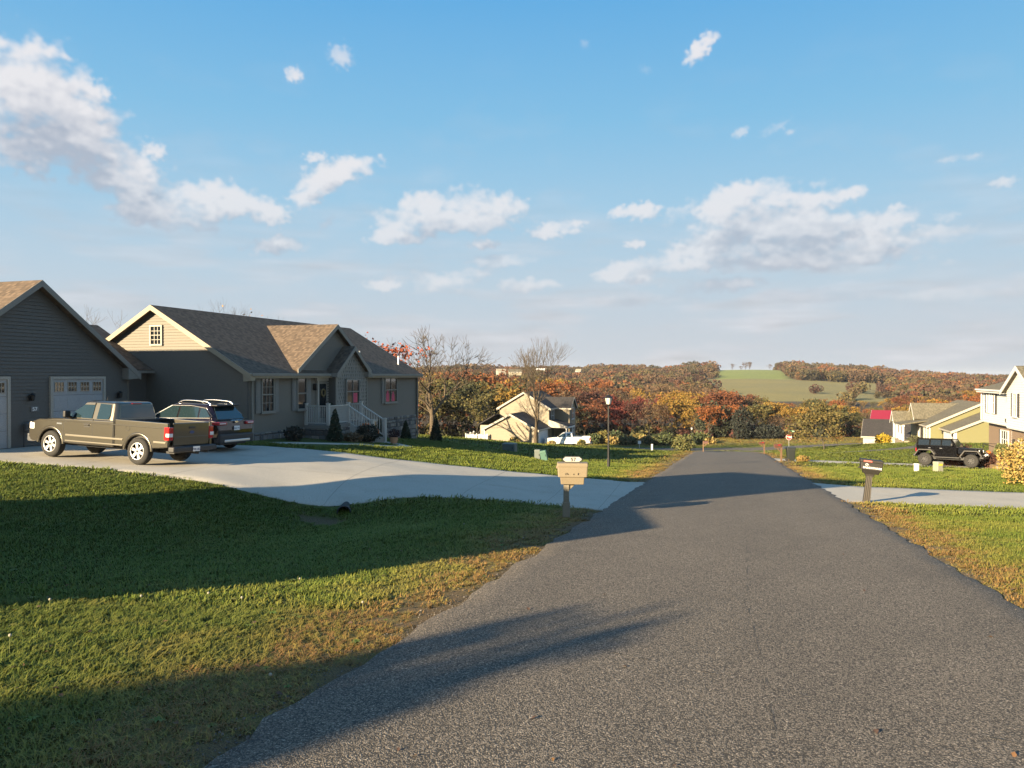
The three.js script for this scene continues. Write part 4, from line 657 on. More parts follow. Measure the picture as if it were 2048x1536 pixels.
// ---- olive ranch house
{
  const y0 = -7.0, o = thing('olive_house', 'olive ranch house with cream trim and white porch', 'house', [56.2, y0, 105], HT), Q = -Math.PI / 2;   // origin near street corner; x away from the street, -z away
  const W = 12.5, L = 13, E = 2.6, R = 5.7;
  wall(o, 'wall', [0, 0], [W, 0], -.8, E, paint.olive, { top: R - .1, course: .16 }); wall(o, 'wall', [0, -L], [0, 0], -.8, E, paint.olive, { course: .16 }); wall(o, 'wall', [W, 0], [W, -L], -.8, E, paint.olive, { course: .16 }); wall(o, 'wall', [W, -L], [0, -L], -.8, E, paint.olive, { top: R - .1, course: .16 });
  gableRoof(o, { x0: 0, x1: W, z0: -L, z1: 0, eave: E + .1, ridge: R, over: .45, rake: .35, m: paint.roofOlive, trim: paint.creamTrim, fascia: .3 });
  part(o, 'corner_board', new Geo().box(-.06, .12, -.8, E, -.1, .06), paint.white);
  // garage wing, nearer and lower
  const g0 = 1.6, gW = 11, gL = 6.4, gE = 2.35, gR = 4.9;
  wall(o, 'garage_wall', [g0, gL], [g0 + gW, gL], -.8, gE, paint.olive, { top: gR - .1, course: .16 }); wall(o, 'garage_wall', [g0, 0], [g0, gL], -.8, gE, paint.olive, { course: .16 });
  gableRoof(o, { x0: g0, x1: g0 + gW, z0: .36, z1: gL, eave: gE + .08, ridge: gR, over: .45, rake: .35, m: paint.roofOlive, trim: paint.creamTrim, fascia: .3, farTrim: false });
  part(o, 'corner_board', new Geo().box(g0 - .06, g0 + .3, -.8, gE, gL - .1, gL + .05), paint.white);
  const gd = frameAt(o, 'garage_door', g0 - .03, -.3, 3.3, Q); for (let k = 0; k < 4; k++) part(gd, 'door_panel', new Geo().box(-2.3, 2.3, .56 * k, .56 * k + .55, 0, .05), paint.white);
  for (const zc of [.5, 6.0]) part(o, 'wall_lamp', rbox(g0 - .2, g0 - .03, 1.5, 1.85, zc - .08, zc + .08, .02), mat.black);
  // porch with gable on the street side
  windowUnit(o, -.022, .5, -2.1, Q, 1.9, 1.6, { cols: 3, rows: 0, trim: paint.white }); windowUnit(o, -.022, .5, -6.4, Q, 1.2, 1.6, { cols: 2, rows: 0, trim: paint.white, shutters: [-1, 1], sm: mat.darkPlastic });
  part(o, 'porch_deck', new Geo().box(-2.4, 0, -.9, .1, -11.4, -3.8), paint.clay); part(o, 'porch_roof', new Geo().slab([[-2.9, 2.45, -11.6], [-2.9, 2.45, -3.6], [.6, 3.05, -3.6], [.6, 3.05, -11.6]], .14), paint.roofOlive); part(o, 'porch_beam', new Geo().box(-2.75, -2.4, 2.12, 2.36, -11.5, -3.7), paint.white);
  for (const zc of [-3.9, -6.4, -9, -11.3]) part(o, 'porch_post', new Geo().box(-2.7, -2.45, .1, 2.15, zc - .12, zc + .12), paint.white);
  for (let i = 0; i < 16; i++) part(o, 'baluster', new Geo().box(-2.6, -2.55, .15, .95, -4.2 - i * .3, -4.15 - i * .3), paint.white); part(o, 'hand_rail', new Geo().box(-2.63, -2.52, .92, 1.0, -9, -3.9), paint.white);
  gableRoof(o, { x0: -2.9, x1: 2.5, z0: -11.6, z1: -8.6, eave: 2.6, ridge: 4.1, axis: 'x', over: .2, rake: .2, m: paint.roofOlive, trim: paint.white, nearTrim: false, soffit: false }); wall(o, 'porch_gable', [-2.85, -11.6], [-2.85, -8.6], 2.5, 2.6, paint.white, { top: 4.0, course: .16 });
  gableRoof(o, { x0: -.6, x1: 6.2, z0: -10.8, z1: -6.6, eave: 3.3, ridge: 5.3, axis: 'x', over: .2, rake: .2, m: paint.roofOlive, trim: paint.white, nearTrim: false, soffit: false }); wall(o, 'dormer_gable', [-.55, -10.8], [-.55, -6.6], 3.2, 3.3, paint.olive, { top: 5.2, course: .16 });
  const dd = frameAt(o, 'front_door', -.03, .1, -4.6, Q); part(dd, 'door_leaf', new Geo().box(-.5, .5, 0, 2.1, 0, .05), mat.darkPlastic);
}
// ---- dark-roofed house and red-roofed barn further on
{
  const o = thing('dark_roof_house', 'pale house under a big charcoal roof past the white porch', 'house', [56.3, -9, 125], -.5), W = 9, L = 8;
  wall(o, 'wall', [0, 0], [W, 0], -1, 1.7, paint.creamTrim, { course: .2 }); wall(o, 'wall', [0, -L], [0, 0], -1, 1.7, paint.creamTrim, { top: 4.0, course: .2 }); wall(o, 'wall', [W, 0], [W, -L], -1, 1.7, paint.creamTrim, { top: 4.0, course: .2 }); wall(o, 'wall', [W, -L], [0, -L], -1, 1.7, paint.creamTrim, { course: .2 });
  gableRoof(o, { x0: 0, x1: W, z0: -L, z1: 0, eave: 1.75, ridge: 4.15, axis: 'x', over: .35, rake: .3, m: paint.roofDark, trim: paint.creamTrim });
  const b = thing('red_roof_barn', 'barn with bright red metal roof behind the charcoal roof', 'barn', [69.2, -9, 150], -.5);
  wall(b, 'wall', [0, 0], [9, 0], -2, 2.9, paint.creamTrim, { course: .3 }); wall(b, 'wall', [0, -8], [0, 0], -2, 2.9, paint.creamTrim, { top: 4.2, course: .3 }); wall(b, 'wall', [9, 0], [9, -8], -2, 2.9, paint.creamTrim, { top: 4.2, course: .3 }); gableRoof(b, { x0: 0, x1: 9, z0: -8, z1: 0, eave: 3, ridge: 4.5, axis: 'x', over: .3, rake: .3, m: paint.red, trim: paint.white });
}
// ---- far farmsteads on the left ridge
{
  const spots = [[1002, 741, 640, 7, 'white farm shed nearest the olive-gold trees on the ridge', 'shed'], [1030, 742, 620, 10, 'low grey-roofed farm building beside the white shed', 'barn'], [1083, 740, 700, 10, 'long white farm building behind the bare tree crown', 'barn'], [1157, 741, 700, 4.5, 'small white farmhouse with dark trees to its side', 'house']];
  spots.forEach(([u, v, d, w, label, cat], i) => {
    const x = (u - 1024) / 1560 * d, y = 2.2 - (v - 752) / 1560 * d - 2.0, o = thing('farm_building', label, cat, [x, y, d], 0.2 - i * .15, 'farm buildings on the far ridge'), m = i === 1 ? paint.clay : paint.creamTrim, h = 1.3;
    wall(o, 'wall', [-w / 2, 3], [w / 2, 3], -1.5, h, m, { course: .4 }); wall(o, 'wall', [-w / 2, -3], [-w / 2, 3], -1.5, h, m, { top: h + 2, course: .4 }); wall(o, 'wall', [w / 2, 3], [w / 2, -3], -4, h, m, { top: h + 2, course: .4 }); wall(o, 'wall', [w / 2, -3], [-w / 2, -3], -4, h, m, { course: .4 });
    gableRoof(o, { x0: -w / 2, x1: w / 2, z0: -3, z1: 3, eave: h, ridge: h + 2.1, axis: 'x', over: .3, rake: .3, m: i === 1 ? paint.roofOlive : i === 2 ? paint.white : paint.clay, trim: paint.white });
    part(o, 'window', new Geo().box(-.6, .4, .3, 1.3, 3.03, 3.08), mat.glass);
  });
}
// ---------------------------------------------------------------- vehicles: +x forward, y up, +z the vehicle's right side
const shapeOf = (pts) => { const s = new THREE.Shape(); pts.forEach((p, i) => { if (p.arc) s.absarc(p.arc[0], p.arc[1], p.arc[2], p.arc[3], p.arc[4], p.arc[5]); else i ? s.lineTo(p[0], p[1]) : s.moveTo(p[0], p[1]); }); return s; };
function extr(pts, z0, z1, bevel = 0.03, seg = 3) { const g = new THREE.ExtrudeGeometry(shapeOf(pts), { depth: z1 - z0 - 2 * bevel, bevelEnabled: bevel > 0, bevelSize: bevel, bevelThickness: bevel, bevelOffset: -bevel, bevelSegments: seg, curveSegments: 18 }); g.translate(0, 0, z0 + bevel); return g; }
function cabin(b, t, r = 0.12, seg = 5) {   // rounded block between a bottom and a top rectangle {x0, x1, w, y}
  const g = new RoundedBoxGeometry(1, 1, 1, seg, r), P = g.attributes.position;
  for (let i = 0; i < P.count; i++) { const x = P.getX(i) + .5, k = P.getY(i) + .5, z = P.getZ(i) * 2; P.setXYZ(i, lerp(lerp(b.x0, t.x0, k), lerp(b.x1, t.x1, k), x), lerp(b.y, t.y, k) + (t.crown ?? 0) * k * (1 - (2 * x - 1) ** 2) * .6, z * lerp(b.w, t.w, k)); }
  g.computeVertexNormals(); return g;
}
function sidePane(pts, w, s, out = 0.012, th = 0.014) {   // pts [x,y] on a side whose half width is w(y)
  const g = new Geo(), q = pts.map(([x, y]) => [x, y, s * (w(y) + out)]); return g.slab(s > 0 ? q : q.slice().reverse(), th);
}
function wheelSet(o, spots, R, Wd, rimR, spokes, rimM, hub) {
  for (const [x, z] of spots) {
    const s = Math.sign(z), w = frameAt(o, 'wheel', x, R, z, 0);
    const prof = [[rimR * .92, -Wd / 2 + .01], [rimR + .02, -Wd / 2], [R - .07, -Wd / 2 - .005], [R - .02, -Wd / 2 + .03], [R, -Wd / 2 + .07], [R, Wd / 2 - .07], [R - .02, Wd / 2 - .03], [R - .07, Wd / 2 + .005], [rimR + .02, Wd / 2], [rimR * .92, Wd / 2 - .01]].map((p) => new THREE.Vector2(p[0], p[1]));
    part(w, 'tyre', new THREE.LatheGeometry(prof, 36).rotateX(Math.PI / 2), mat.rubber);
    const gs = [new THREE.TorusGeometry(rimR, .022, 6, 30).translate(0, 0, s * (Wd / 2 - .01)), new THREE.CylinderGeometry(.075, .075, .05, 14).rotateX(Math.PI / 2).translate(0, 0, s * (Wd / 2 - .035))];
    for (let k = 0; k < spokes; k++) { const a = k / spokes * 2 * Math.PI + .3, g = new THREE.BoxGeometry(rimR * .98, rimR * (spokes < 8 ? .27 : .16), .035); const P = g.attributes.position; for (let i = 0; i < P.count; i++) if (P.getX(i) > 0) P.setY(i, P.getY(i) * 1.45); g.translate(rimR * .5, 0, 0).rotateZ(a).translate(0, 0, s * (Wd / 2 - .04)); gs.push(g); }
    part(w, 'rim', join(...gs), rimM); part(w, 'hub_cap', new THREE.CylinderGeometry(.04, .04, .02, 12).rotateX(Math.PI / 2).translate(0, 0, s * (Wd / 2 - .005)), hub ?? mat.darkPlastic);
    part(w, 'brake_disc', new THREE.CylinderGeometry(rimR * .9, rimR * .9, .03, 20).rotateX(Math.PI / 2).translate(0, 0, s * (Wd / 2 - .14)), mat.darkPlastic);
  }
}
function plate(o, x, y, z, turn, txt) { const p = frameAt(o, 'licence_plate', x, y, z, turn); part(p, 'plate', rbox(-.155, .155, -.08, .08, 0, .012, .006), mat.white); part(p, 'characters', letters(txt, .07, .003).translate(0, -.01, .012), M(C(.05, .06, .15), .5)); }
function pickup(label, pos, turn, paintM, group) {
  const glintM = M(paintM.color.clone().multiplyScalar(2.6), .3, { metalness: .6 }), o = thing('pickup_truck', label, 'truck', pos, turn, group), hw = 0.99, bw = (y) => lerp(.945, .77, clamp((y - 1.3) / .62));  // lightened body paint: sun glint on the creases put into the colour
  const arch = (x, r = .52) => ({ arc: [x, .43, r, 0.12, Math.PI - .12, false] });
  // front of the body to the back of the cab
  part(o, 'body', extr([[1.0, .5], [3.68 - .56, .5], { arc: [3.68, .44, .53, Math.PI - .1, .1, true] }, [4.28, .47], [4.56, .50], [4.66, .62], [4.66, .95], [4.58, 1.12], [4.3, 1.215], [3.6, 1.285], [3.15, 1.31], [1.0, 1.335]], -hw, hw, .05), paintM);
  const cb = { x0: .98, x1: 3.22, w: .945, y: 1.26 }, ct = { x0: 1.12, x1: 2.32, w: .765, y: 1.93, crown: .03 };
  part(o, 'cab', cabin(cb, ct, .11), paintM);
  // bed
  for (const s of [-1, 1]) part(o, 'bed_side', extr([[.965, .55], [.965, 1.40], [-1.16, 1.385], [-1.18, .62], [-.56, .56], { arc: [0, .44, .53, Math.PI - .12, .12, true] }, [.6, .55]], s > 0 ? hw - .11 : -hw, s > 0 ? hw : -hw + .11, .03), paintM);
  part(o, 'bed_floor', new Geo().box(-1.15, .96, .78, .84, -.9, .9).box(.90, .96, .84, 1.37, -.9, .9).box(-.42, .42, .84, 1.08, -.89, -.7).box(-.42, .42, .84, 1.08, .7, .89), mat.darkPlastic);
  const tg = part(o, 'tailgate', rbox(-1.215, -1.155, .66, 1.385, -.79, .79, .025, 3), paintM);
  part(tg, 'tailgate_handle', rbox(-1.235, -1.21, 1.19, 1.26, -.14, .14, .01), mat.darkPlastic); part(tg, 'emblem', new THREE.CylinderGeometry(.1, .1, .015, 22).scale(1, 1, .48).rotateX(Math.PI / 2).rotateY(Math.PI / 2).translate(-1.222, 1.08, 0), M(C(.02, .05, .16), .3)); part(tg, 'crease', rbox(-1.226, -1.205, .93, .95, -.74, .74, .008), paintM);
  part(o, 'rear_bumper', rbox(-1.42, -1.17, .47, .655, -.97, .97, .05, 3), mat.darkPlastic); plate(o, -1.425, .56, 0, -Math.PI / 2, 'TRK 482');
  part(o, 'tow_hitch', new Geo().box(-1.5, -1.2, .40, .47, -.04, .04), mat.black);
  part(o, 'front_bumper', rbox(4.5, 4.76, .46, .74, -.98, .98, .06, 3), mat.chrome); part(o, 'grille', rbox(4.62, 4.69, .78, 1.06, -.62, .62, .03), mat.darkPlastic);
  part(o, 'chassis', new Geo().box(-1.1, 4.3, .40, .56, -.6, .6).box(-1.0, 1.0, .45, .7, -.5, .5), mat.black);
  part(o, 'exhaust', moved(cyl(.04, .04, .5, 10).rotateZ(Math.PI / 2), -1.0, .42, .72), mat.darkPlastic);
  for (const s of [-1, 1]) {
    part(o, 'headlight', rbox(4.38, 4.64, .86, 1.12, s > 0 ? .72 : -.995, s > 0 ? .995 : -.72, .05, 3), mat.clearLens);
    const tl = part(o, 'tail_light', rbox(-1.225, -1.02, .84, 1.26, s > 0 ? .80 : -1.0, s > 0 ? 1.0 : -.80, .03, 3), mat.redLens); part(tl, 'reversing_lamp', rbox(-1.232, -1.1, .95, 1.06, s > 0 ? .83 : -1.004, s > 0 ? 1.004 : -.83, .01), mat.clearLens);
    // glass
    part(o, 'front_door_glass', sidePane([[1.98, 1.36], [2.98, 1.36], [2.93, 1.45], [2.33, 1.84], [1.98, 1.85]], bw, s), mat.carGlass); part(o, 'rear_door_glass', sidePane([[1.30, 1.37], [1.42, 1.36], [1.78, 1.36], [1.78, 1.85], [1.33, 1.84], [1.25, 1.5]], bw, s), mat.carGlass);
    part(o, 'window_visor', sidePane([[1.98, 1.80], [2.42, 1.79], [2.33, 1.86], [1.98, 1.87]], bw, s, .03, .03), mat.black);
    // seams, added bright strips painting the sun glint of body creases, handles
    const z = s * (hw + .002), seam = new Geo(); for (const [x, a, b] of [[1.04, .52, 1.32], [1.88, .56, 1.34], [3.12, .60, 1.28], [.985, .55, 1.38]]) seam.box(x - .007, x + .007, a, b, Math.min(z, z - s * .03), Math.max(z, z - s * .03)); seam.box(1.88, 3.1, .545, .557, Math.min(z, z - s * .03), Math.max(z, z - s * .03)); part(o, 'door_seam', seam, mat.black);
    for (const [x0, x1, y, h] of [[.60, 3.02, .735, .07], [.60, 3.02, .565, .045], [-1.12, -.62, .735, .07]]) part(o, 'glint_strip', rbox(x0, x1, y, y + h, s > 0 ? hw - .01 : -hw - .022, s > 0 ? hw + .022 : -hw + .01, .018, 3), glintM);
    part(o, 'shoulder_line', rbox(-1.1, 4.2, 1.20, 1.235, s > 0 ? hw - .02 : -hw - .008, s > 0 ? hw + .008 : -hw + .02, .012, 3), paintM);
    const dh = part(o, 'door_handle', rbox(2.02, 2.22, 1.12, 1.165, s > 0 ? hw : -hw - .04, s > 0 ? hw + .04 : -hw, .015), paintM); part(dh, 'handle_cup', rbox(2.0, 2.24, 1.07, 1.19, s > 0 ? hw - .02 : -hw - .004, s > 0 ? hw + .004 : -hw + .02, .002), mat.black);
    for (const x of [0, 3.68]) part(o, 'wheel_flare', new THREE.TorusGeometry(.555, .055, 8, 26, Math.PI * .96).rotateZ(.06).scale(1, 1, .7).translate(x, .43, s * (hw - .015)), paintM);
    const mi = part(o, 'mirror', rbox(2.78, 2.92, 1.34, 1.58, s > 0 ? 1.02 : -1.24, s > 0 ? 1.24 : -1.02, .05, 3), mat.black); part(mi, 'mirror_arm', rbox(2.86, 2.96, 1.33, 1.40, s > 0 ? .93 : -1.05, s > 0 ? 1.05 : -.93, .02), mat.black);
    part(o, 'wheel_well', new THREE.CylinderGeometry(.52, .52, .35, 26, 1, true, Math.PI / 2, Math.PI).rotateX(Math.PI / 2).translate(0, .43, s * .75), mat.black); part(o, 'wheel_well', new THREE.CylinderGeometry(.52, .52, .35, 26, 1, true, Math.PI / 2, Math.PI).rotateX(Math.PI / 2).translate(3.68, .43, s * .75), mat.black);
    part(o, 'fender_badge', rbox(3.2, 3.42, 1.1, 1.15, s > 0 ? hw - .01 : -hw - .008, s > 0 ? hw + .008 : -hw + .01, .006), mat.chrome);
  }
  part(o, 'fuel_door', new THREE.TorusGeometry(.085, .006, 5, 24).translate(.42, 1.14, -hw - .001), mat.darkPlastic);
  const rw = (y) => lerp(.945, .765, (y - 1.26) / .67), rx = (y) => lerp(.98, 1.12, (y - 1.26) / .67) - .012;
  part(o, 'rear_window', new Geo().slab([[rx(1.42), 1.42, -rw(1.42) + .14], [rx(1.42), 1.42, rw(1.42) - .14], [rx(1.83), 1.83, rw(1.83) - .12], [rx(1.83), 1.83, -rw(1.83) + .12]], .014), mat.carGlass);
  part(o, 'brake_lamp', rbox(1.07, 1.13, 1.862, 1.9, -.2, .2, .012), mat.redLens);
  const fx = (y) => lerp(3.22, 2.32, (y - 1.26) / .67) + .012; part(o, 'windscreen', new Geo().slab([[fx(1.36), 1.36, rw(1.36) - .08], [fx(1.36), 1.36, -rw(1.36) + .08], [fx(1.85), 1.85, -rw(1.85) + .08], [fx(1.85), 1.85, rw(1.85) - .08]], .014), mat.carGlass);
  part(o, 'antenna', new Geo().bar([3.3, 1.27, .8], [3.2, 2.0, .8], .008, .008), mat.black);
  wheelSet(o, [[0, -.86], [0, .86], [3.68, -.86], [3.68, .86]], .435, .28, .26, 6, mat.alloy);
  return o;
}
const metallic = (c, rough = .34) => MP(c, rough, { metalness: .55, clearcoat: 1, clearcoatRoughness: .06 });
const truckTurn = Math.PI - 0.338;
function settle(o, x, d, turn, base, track, lift) {   // wheels on the ground: pitch and roll follow the slope; origin midway between the rear wheels
  const f = [Math.cos(turn), Math.sin(turn)], r = [Math.sin(turn), -Math.cos(turn)], h = (a, b) => T(x + f[0] * a + r[0] * b, d + f[1] * a + r[1] * b * 1) + lift;
  const R0 = h(0, track / 2), L0 = h(0, -track / 2), R1 = h(base, track / 2), L1 = h(base, -track / 2);
  o.position.y = (R0 + L0) / 2; o.rotation.order = 'YZX'; o.rotation.set(Math.atan2((L0 + L1 - R0 - R1) / 2, track), turn, Math.atan2((R1 + L1 - R0 - L0) / 2, base));
}
{
  // rear axle midpoint from the near rear wheel
  const h = [-.943, .331], r = [.331, .943], x = -11.4 + r[0] * .93, d = 23.7 + r[1] * .93;
  const tk = pickup('metallic khaki extended-cab pickup truck parked on the concrete driveway', [x, T(x, d) + .012, d], truckTurn, MP(C(.098, .089, .071), .28, { metalness: .75, clearcoat: 1, clearcoatRoughness: .05 })); void h; settle(tk, x, d, truckTurn, 3.68, 1.72, .016); tk.scale.setScalar(.965);
}
{
  const x = 9.0, d = 101.5; pickup('white crew pickup truck parked in front of the cream house', [x, T(x, d) - .05, d], Math.PI - 0.12, MP(C(.78, .78, .76), .3, { clearcoat: 1 }));
}
// ---- maroon crossover
{
  const x = -11.35 + .33 * .82, d = 28.3 + .94 * .82, o = thing('crossover_car', 'dark maroon crossover with silver roof rails behind the pickup', 'car', [x, T(x, d) + .012, d], truckTurn), P = metallic(C(.011, .003, .005), .22), hw = .96;
  part(o, 'body', extr([[-.62, .42], { arc: [0, .38, .44, Math.PI - .15, .15, true] }, [.55, .34], [2.32, .34], { arc: [2.85, .38, .44, Math.PI - .15, .15, true] }, [3.35, .36], [3.7, .42], [3.74, .75], [3.62, .95], [2.9, 1.06], [2.4, 1.10], [-.6, 1.18], [-.86, 1.12], [-.93, .8], [-.9, .5]], -hw, hw, .07, 4), P);
  const b = { x0: -.78, x1: 2.55, w: .9, y: 1.02 }, t = { x0: -.28, x1: 1.35, w: .66, y: 1.70, crown: .04 }, w = (y) => lerp(b.w, t.w, (y - b.y) / (t.y - b.y));
  part(o, 'cabin', cabin(b, t, .13), P);
  for (const s of [-1, 1]) {
    part(o, 'front_door_glass', sidePane([[1.06, 1.16], [2.2, 1.13], [1.36, 1.58], [1.05, 1.6]], w, s), mat.carGlass); part(o, 'rear_door_glass', sidePane([[.12, 1.19], [1.0, 1.16], [.99, 1.6], [.16, 1.58]], w, s), mat.carGlass); part(o, 'quarter_glass', sidePane([[-.42, 1.26], [.06, 1.19], [.09, 1.57], [-.16, 1.52]], w, s), mat.carGlass);
    const tr = new Geo(), q = ([x2, y]) => [x2, y, s * (w(y) + .02)]; const line = [[2.25, 1.11], [1.38, 1.60], [.5, 1.63], [-.16, 1.56], [-.5, 1.30], [-.45, 1.22], [2.25, 1.10]]; for (let i = 0; i < line.length - 1; i++) tr.bar(q(line[i]), q(line[i + 1]), .022, .022); part(o, 'window_trim', tr, mat.chrome);
    part(o, 'roof_rail', tube2([[1.2, 1.70, s * .60], [1.05, 1.78, s * .60], [.2, 1.80, s * .60], [-.15, 1.76, s * .6], [-.25, 1.68, s * .6]], .028), mat.chrome);
    part(o, 'tail_light', rbox(-.96, -.55, .98, 1.10, s > 0 ? .52 : -.975, s > 0 ? .975 : -.52, .04, 3), mat.redLens); part(o, 'lamp_insert', rbox(-.965, -.7, 1.02, 1.06, s > 0 ? .6 : -.94, s > 0 ? .94 : -.6, .015), mat.clearLens);
    part(o, 'sill', rbox(.5, 2.4, .30, .46, s > 0 ? hw - .06 : -hw - .01, s > 0 ? hw + .01 : -hw + .06, .03), mat.darkPlastic); part(o, 'mirror', rbox(1.92, 2.05, 1.1, 1.26, s > 0 ? .95 : -1.14, s > 0 ? 1.14 : -.95, .04, 3), P);
    part(o, 'headlight', rbox(3.35, 3.70, .78, .9, s > 0 ? .6 : -.95, s > 0 ? .95 : -.6, .04, 3), mat.clearLens);
    for (const [x0, x1, y] of [[1.1, 1.3, .98], [.2, .4, 1.0]]) part(o, 'door_handle', rbox(x0, x1, y, y + .03, s > 0 ? hw : -hw - .03, s > 0 ? hw + .03 : -hw, .01), mat.chrome);
    const z = s * (hw + .001), sm = new Geo(); for (const xx of [.1, 1.02, 2.2]) sm.box(xx - .005, xx + .005, .48, 1.1, Math.min(z, z - s * .04), Math.max(z, z - s * .04)); part(o, 'door_seam', sm, mat.black);
  }
  const rx = (y) => lerp(b.x0, t.x0, (y - b.y) / (t.y - b.y)) - .014;
  part(o, 'rear_window', new Geo().slab([[rx(1.18), 1.18, -.72], [rx(1.18), 1.18, .72], [rx(1.60), 1.60, .56], [rx(1.60), 1.60, -.56]], .016), mat.carGlass); part(o, 'spoiler', rbox(-.55, -.18, 1.64, 1.70, -.62, .62, .025, 3), mat.black);
  const fx = (y) => lerp(b.x1, t.x1, (y - b.y) / (t.y - b.y)) + .014; part(o, 'windscreen', new Geo().slab([[fx(1.12), 1.12, .78], [fx(1.12), 1.12, -.78], [fx(1.62), 1.62, -.58], [fx(1.62), 1.62, .58]], .016), mat.carGlass);
  part(o, 'rear_bumper', rbox(-1.0, -.7, .32, .66, -.93, .93, .06, 3), mat.darkPlastic); part(o, 'skid_plate', rbox(-1.02, -.86, .36, .46, -.7, .7, .03), mat.alloy); plate(o, -.945, .86, 0, -Math.PI / 2, 'KXV 713'); part(o, 'emblem', new THREE.CylinderGeometry(.08, .08, .012, 20).scale(1, 1, .45).rotateX(Math.PI / 2).rotateY(Math.PI / 2).translate(-.93, 1.09, 0), mat.chrome);
  part(o, 'chassis', new Geo().box(-.8, 3.6, .25, .45, -.7, .7), mat.black);
  settle(o, x, d, truckTurn, 2.85, 1.6, .016);
  wheelSet(o, [[0, -.80], [0, .80], [2.85, -.80], [2.85, .80]], .37, .25, .24, 10, mat.alloy);
}
function tube2(pts, r) { const c = new THREE.CatmullRomCurve3(pts.map((p) => new THREE.Vector3(...p))); return new THREE.TubeGeometry(c, 20, r, 6); }
// ---- black off-roader with a soft top
{
  const x = 30.1, d = 56.2, o = thing('off_road_car', 'black off-roader with soft top and big tyres on the far driveway', 'car', [x, T(x, d) + .012, d], Math.atan2(.80, .60)), P = MP(C(.004, .004, .005), .14, { specularIntensity: .6 }), hw = .80, up = .18;
  o.rotation.y = -0.80;
  const Y = (y) => y + up;
  part(o, 'tub', extr([[-.62, Y(.62)], [-.62, Y(1.22)], [2.0, Y(1.22)], [2.02, Y(.5)], [.62, Y(.5)], [.45, Y(.92)], [-.45, Y(.92)], [-.58, Y(.62)]], -hw, hw, .03), P);
  part(o, 'bonnet', cabin({ x0: 2.0, x1: 3.32, w: .74, y: Y(.72) }, { x0: 2.0, x1: 3.26, w: .66, y: Y(1.16) }, .08), P, 'bonnet mirroring the sky');
  part(o, 'soft_top', cabin({ x0: -.66, x1: 1.98, w: .78, y: Y(1.20) }, { x0: -.58, x1: 1.62, w: .68, y: Y(1.76), crown: .02 }, .07), MP(C(.006, .006, .006), .9, { specularIntensity: .25 }));
  const w = (y) => lerp(.78, .68, (y - Y(1.2)) / .56);
  for (const s of [-1, 1]) { for (const [a, b] of [[-.5, .22], [.32, .98], [1.06, 1.66]]) part(o, 'side_window', sidePane([[a, Y(1.28)], [b + (a > 1 ? .12 : 0), Y(1.28)], [b - (a > 1 ? .06 : 0), Y(1.66)], [a + .03, Y(1.66)]], w, s), mat.glass);
    for (const xx of [0, 2.95]) part(o, 'fender_flare', new Geo().hex([xx - .72, Y(.56), s * .78], [xx - .66, Y(.52), s * .78], [xx - .66, Y(.52), s * 1.0], [xx - .72, Y(.56), s * 1.0], [xx - .42, Y(.98), s * .78], [xx - .38, Y(.92), s * .78], [xx - .38, Y(.92), s * 1.0], [xx - .42, Y(.98), s * 1.0]).box(xx - .43, xx + .40, Y(.92), Y(.985), Math.min(s * .76, s * 1.0), Math.max(s * .76, s * 1.0)).hex([xx + .38, Y(.92), s * .78], [xx + .42, Y(.98), s * .78], [xx + .42, Y(.98), s * 1.0], [xx + .38, Y(.92), s * 1.0], [xx + .62, Y(.6), s * .78], [xx + .68, Y(.64), s * .78], [xx + .68, Y(.64), s * 1.0], [xx + .62, Y(.6), s * 1.0]), M(C(.045, .042, .04), .6));
    part(o, 'headlight', new THREE.CylinderGeometry(.1, .1, .06, 16).rotateZ(Math.PI / 2).translate(3.34, Y(.95), s * .48), mat.clearLens); part(o, 'spot_lamp', new THREE.CylinderGeometry(.08, .08, .08, 14).rotateZ(Math.PI / 2).translate(3.66, Y(.70), s * .22), mat.clearLens);
    part(o, 'mirror', rbox(1.7, 1.82, Y(1.26), Y(1.44), s > 0 ? .86 : -1.04, s > 0 ? 1.04 : -.86, .03), mat.black); part(o, 'rock_rail', rbox(.6, 2.2, Y(.40), Y(.50), s > 0 ? .74 : -.86, s > 0 ? .86 : -.74, .03), mat.black);
    for (const xx of [1.0, .26]) part(o, 'door_handle', rbox(xx - .08, xx + .08, Y(1.06), Y(1.10), s > 0 ? hw : -hw - .03, s > 0 ? hw + .03 : -hw, .01), mat.chrome); part(o, 'tail_light', rbox(-.66, -.6, Y(.8), Y(1.05), s > 0 ? .66 : -.79, s > 0 ? .79 : -.66, .01), mat.redLens); }
  part(o, 'windscreen', new Geo().slab([[2.02, Y(1.22), .68], [2.02, Y(1.22), -.68], [1.68, Y(1.72), -.60], [1.68, Y(1.72), .60]], .03), MP(C(.10, .12, .08), .08, { clearcoat: 1 })); part(o, 'screen_frame', new Geo().bar([2.0, Y(1.2), .72], [1.64, Y(1.76), .64], .06, .06).bar([2.0, Y(1.2), -.72], [1.64, Y(1.76), -.64], .06, .06).bar([1.66, Y(1.75), -.64], [1.66, Y(1.75), .64], .06, .05), P);
  part(o, 'grille', rbox(3.24, 3.33, Y(.72), Y(1.1), -.62, .62, .03), P); for (let i = 0; i < 7; i++) part(o, 'grille_slot', rbox(3.325, 3.34, Y(.78), Y(1.02), -.3 + i * .1 - .025, -.3 + i * .1 + .025, .004), mat.rubber);
  part(o, 'front_bumper', rbox(3.4, 3.66, Y(.42), Y(.6), -.72, .72, .05, 3), mat.black); part(o, 'winch', rbox(3.42, 3.6, Y(.6), Y(.72), -.3, .3, .04), mat.darkPlastic); part(o, 'rear_bumper', rbox(-.86, -.6, Y(.46), Y(.62), -.74, .74, .04), mat.black);
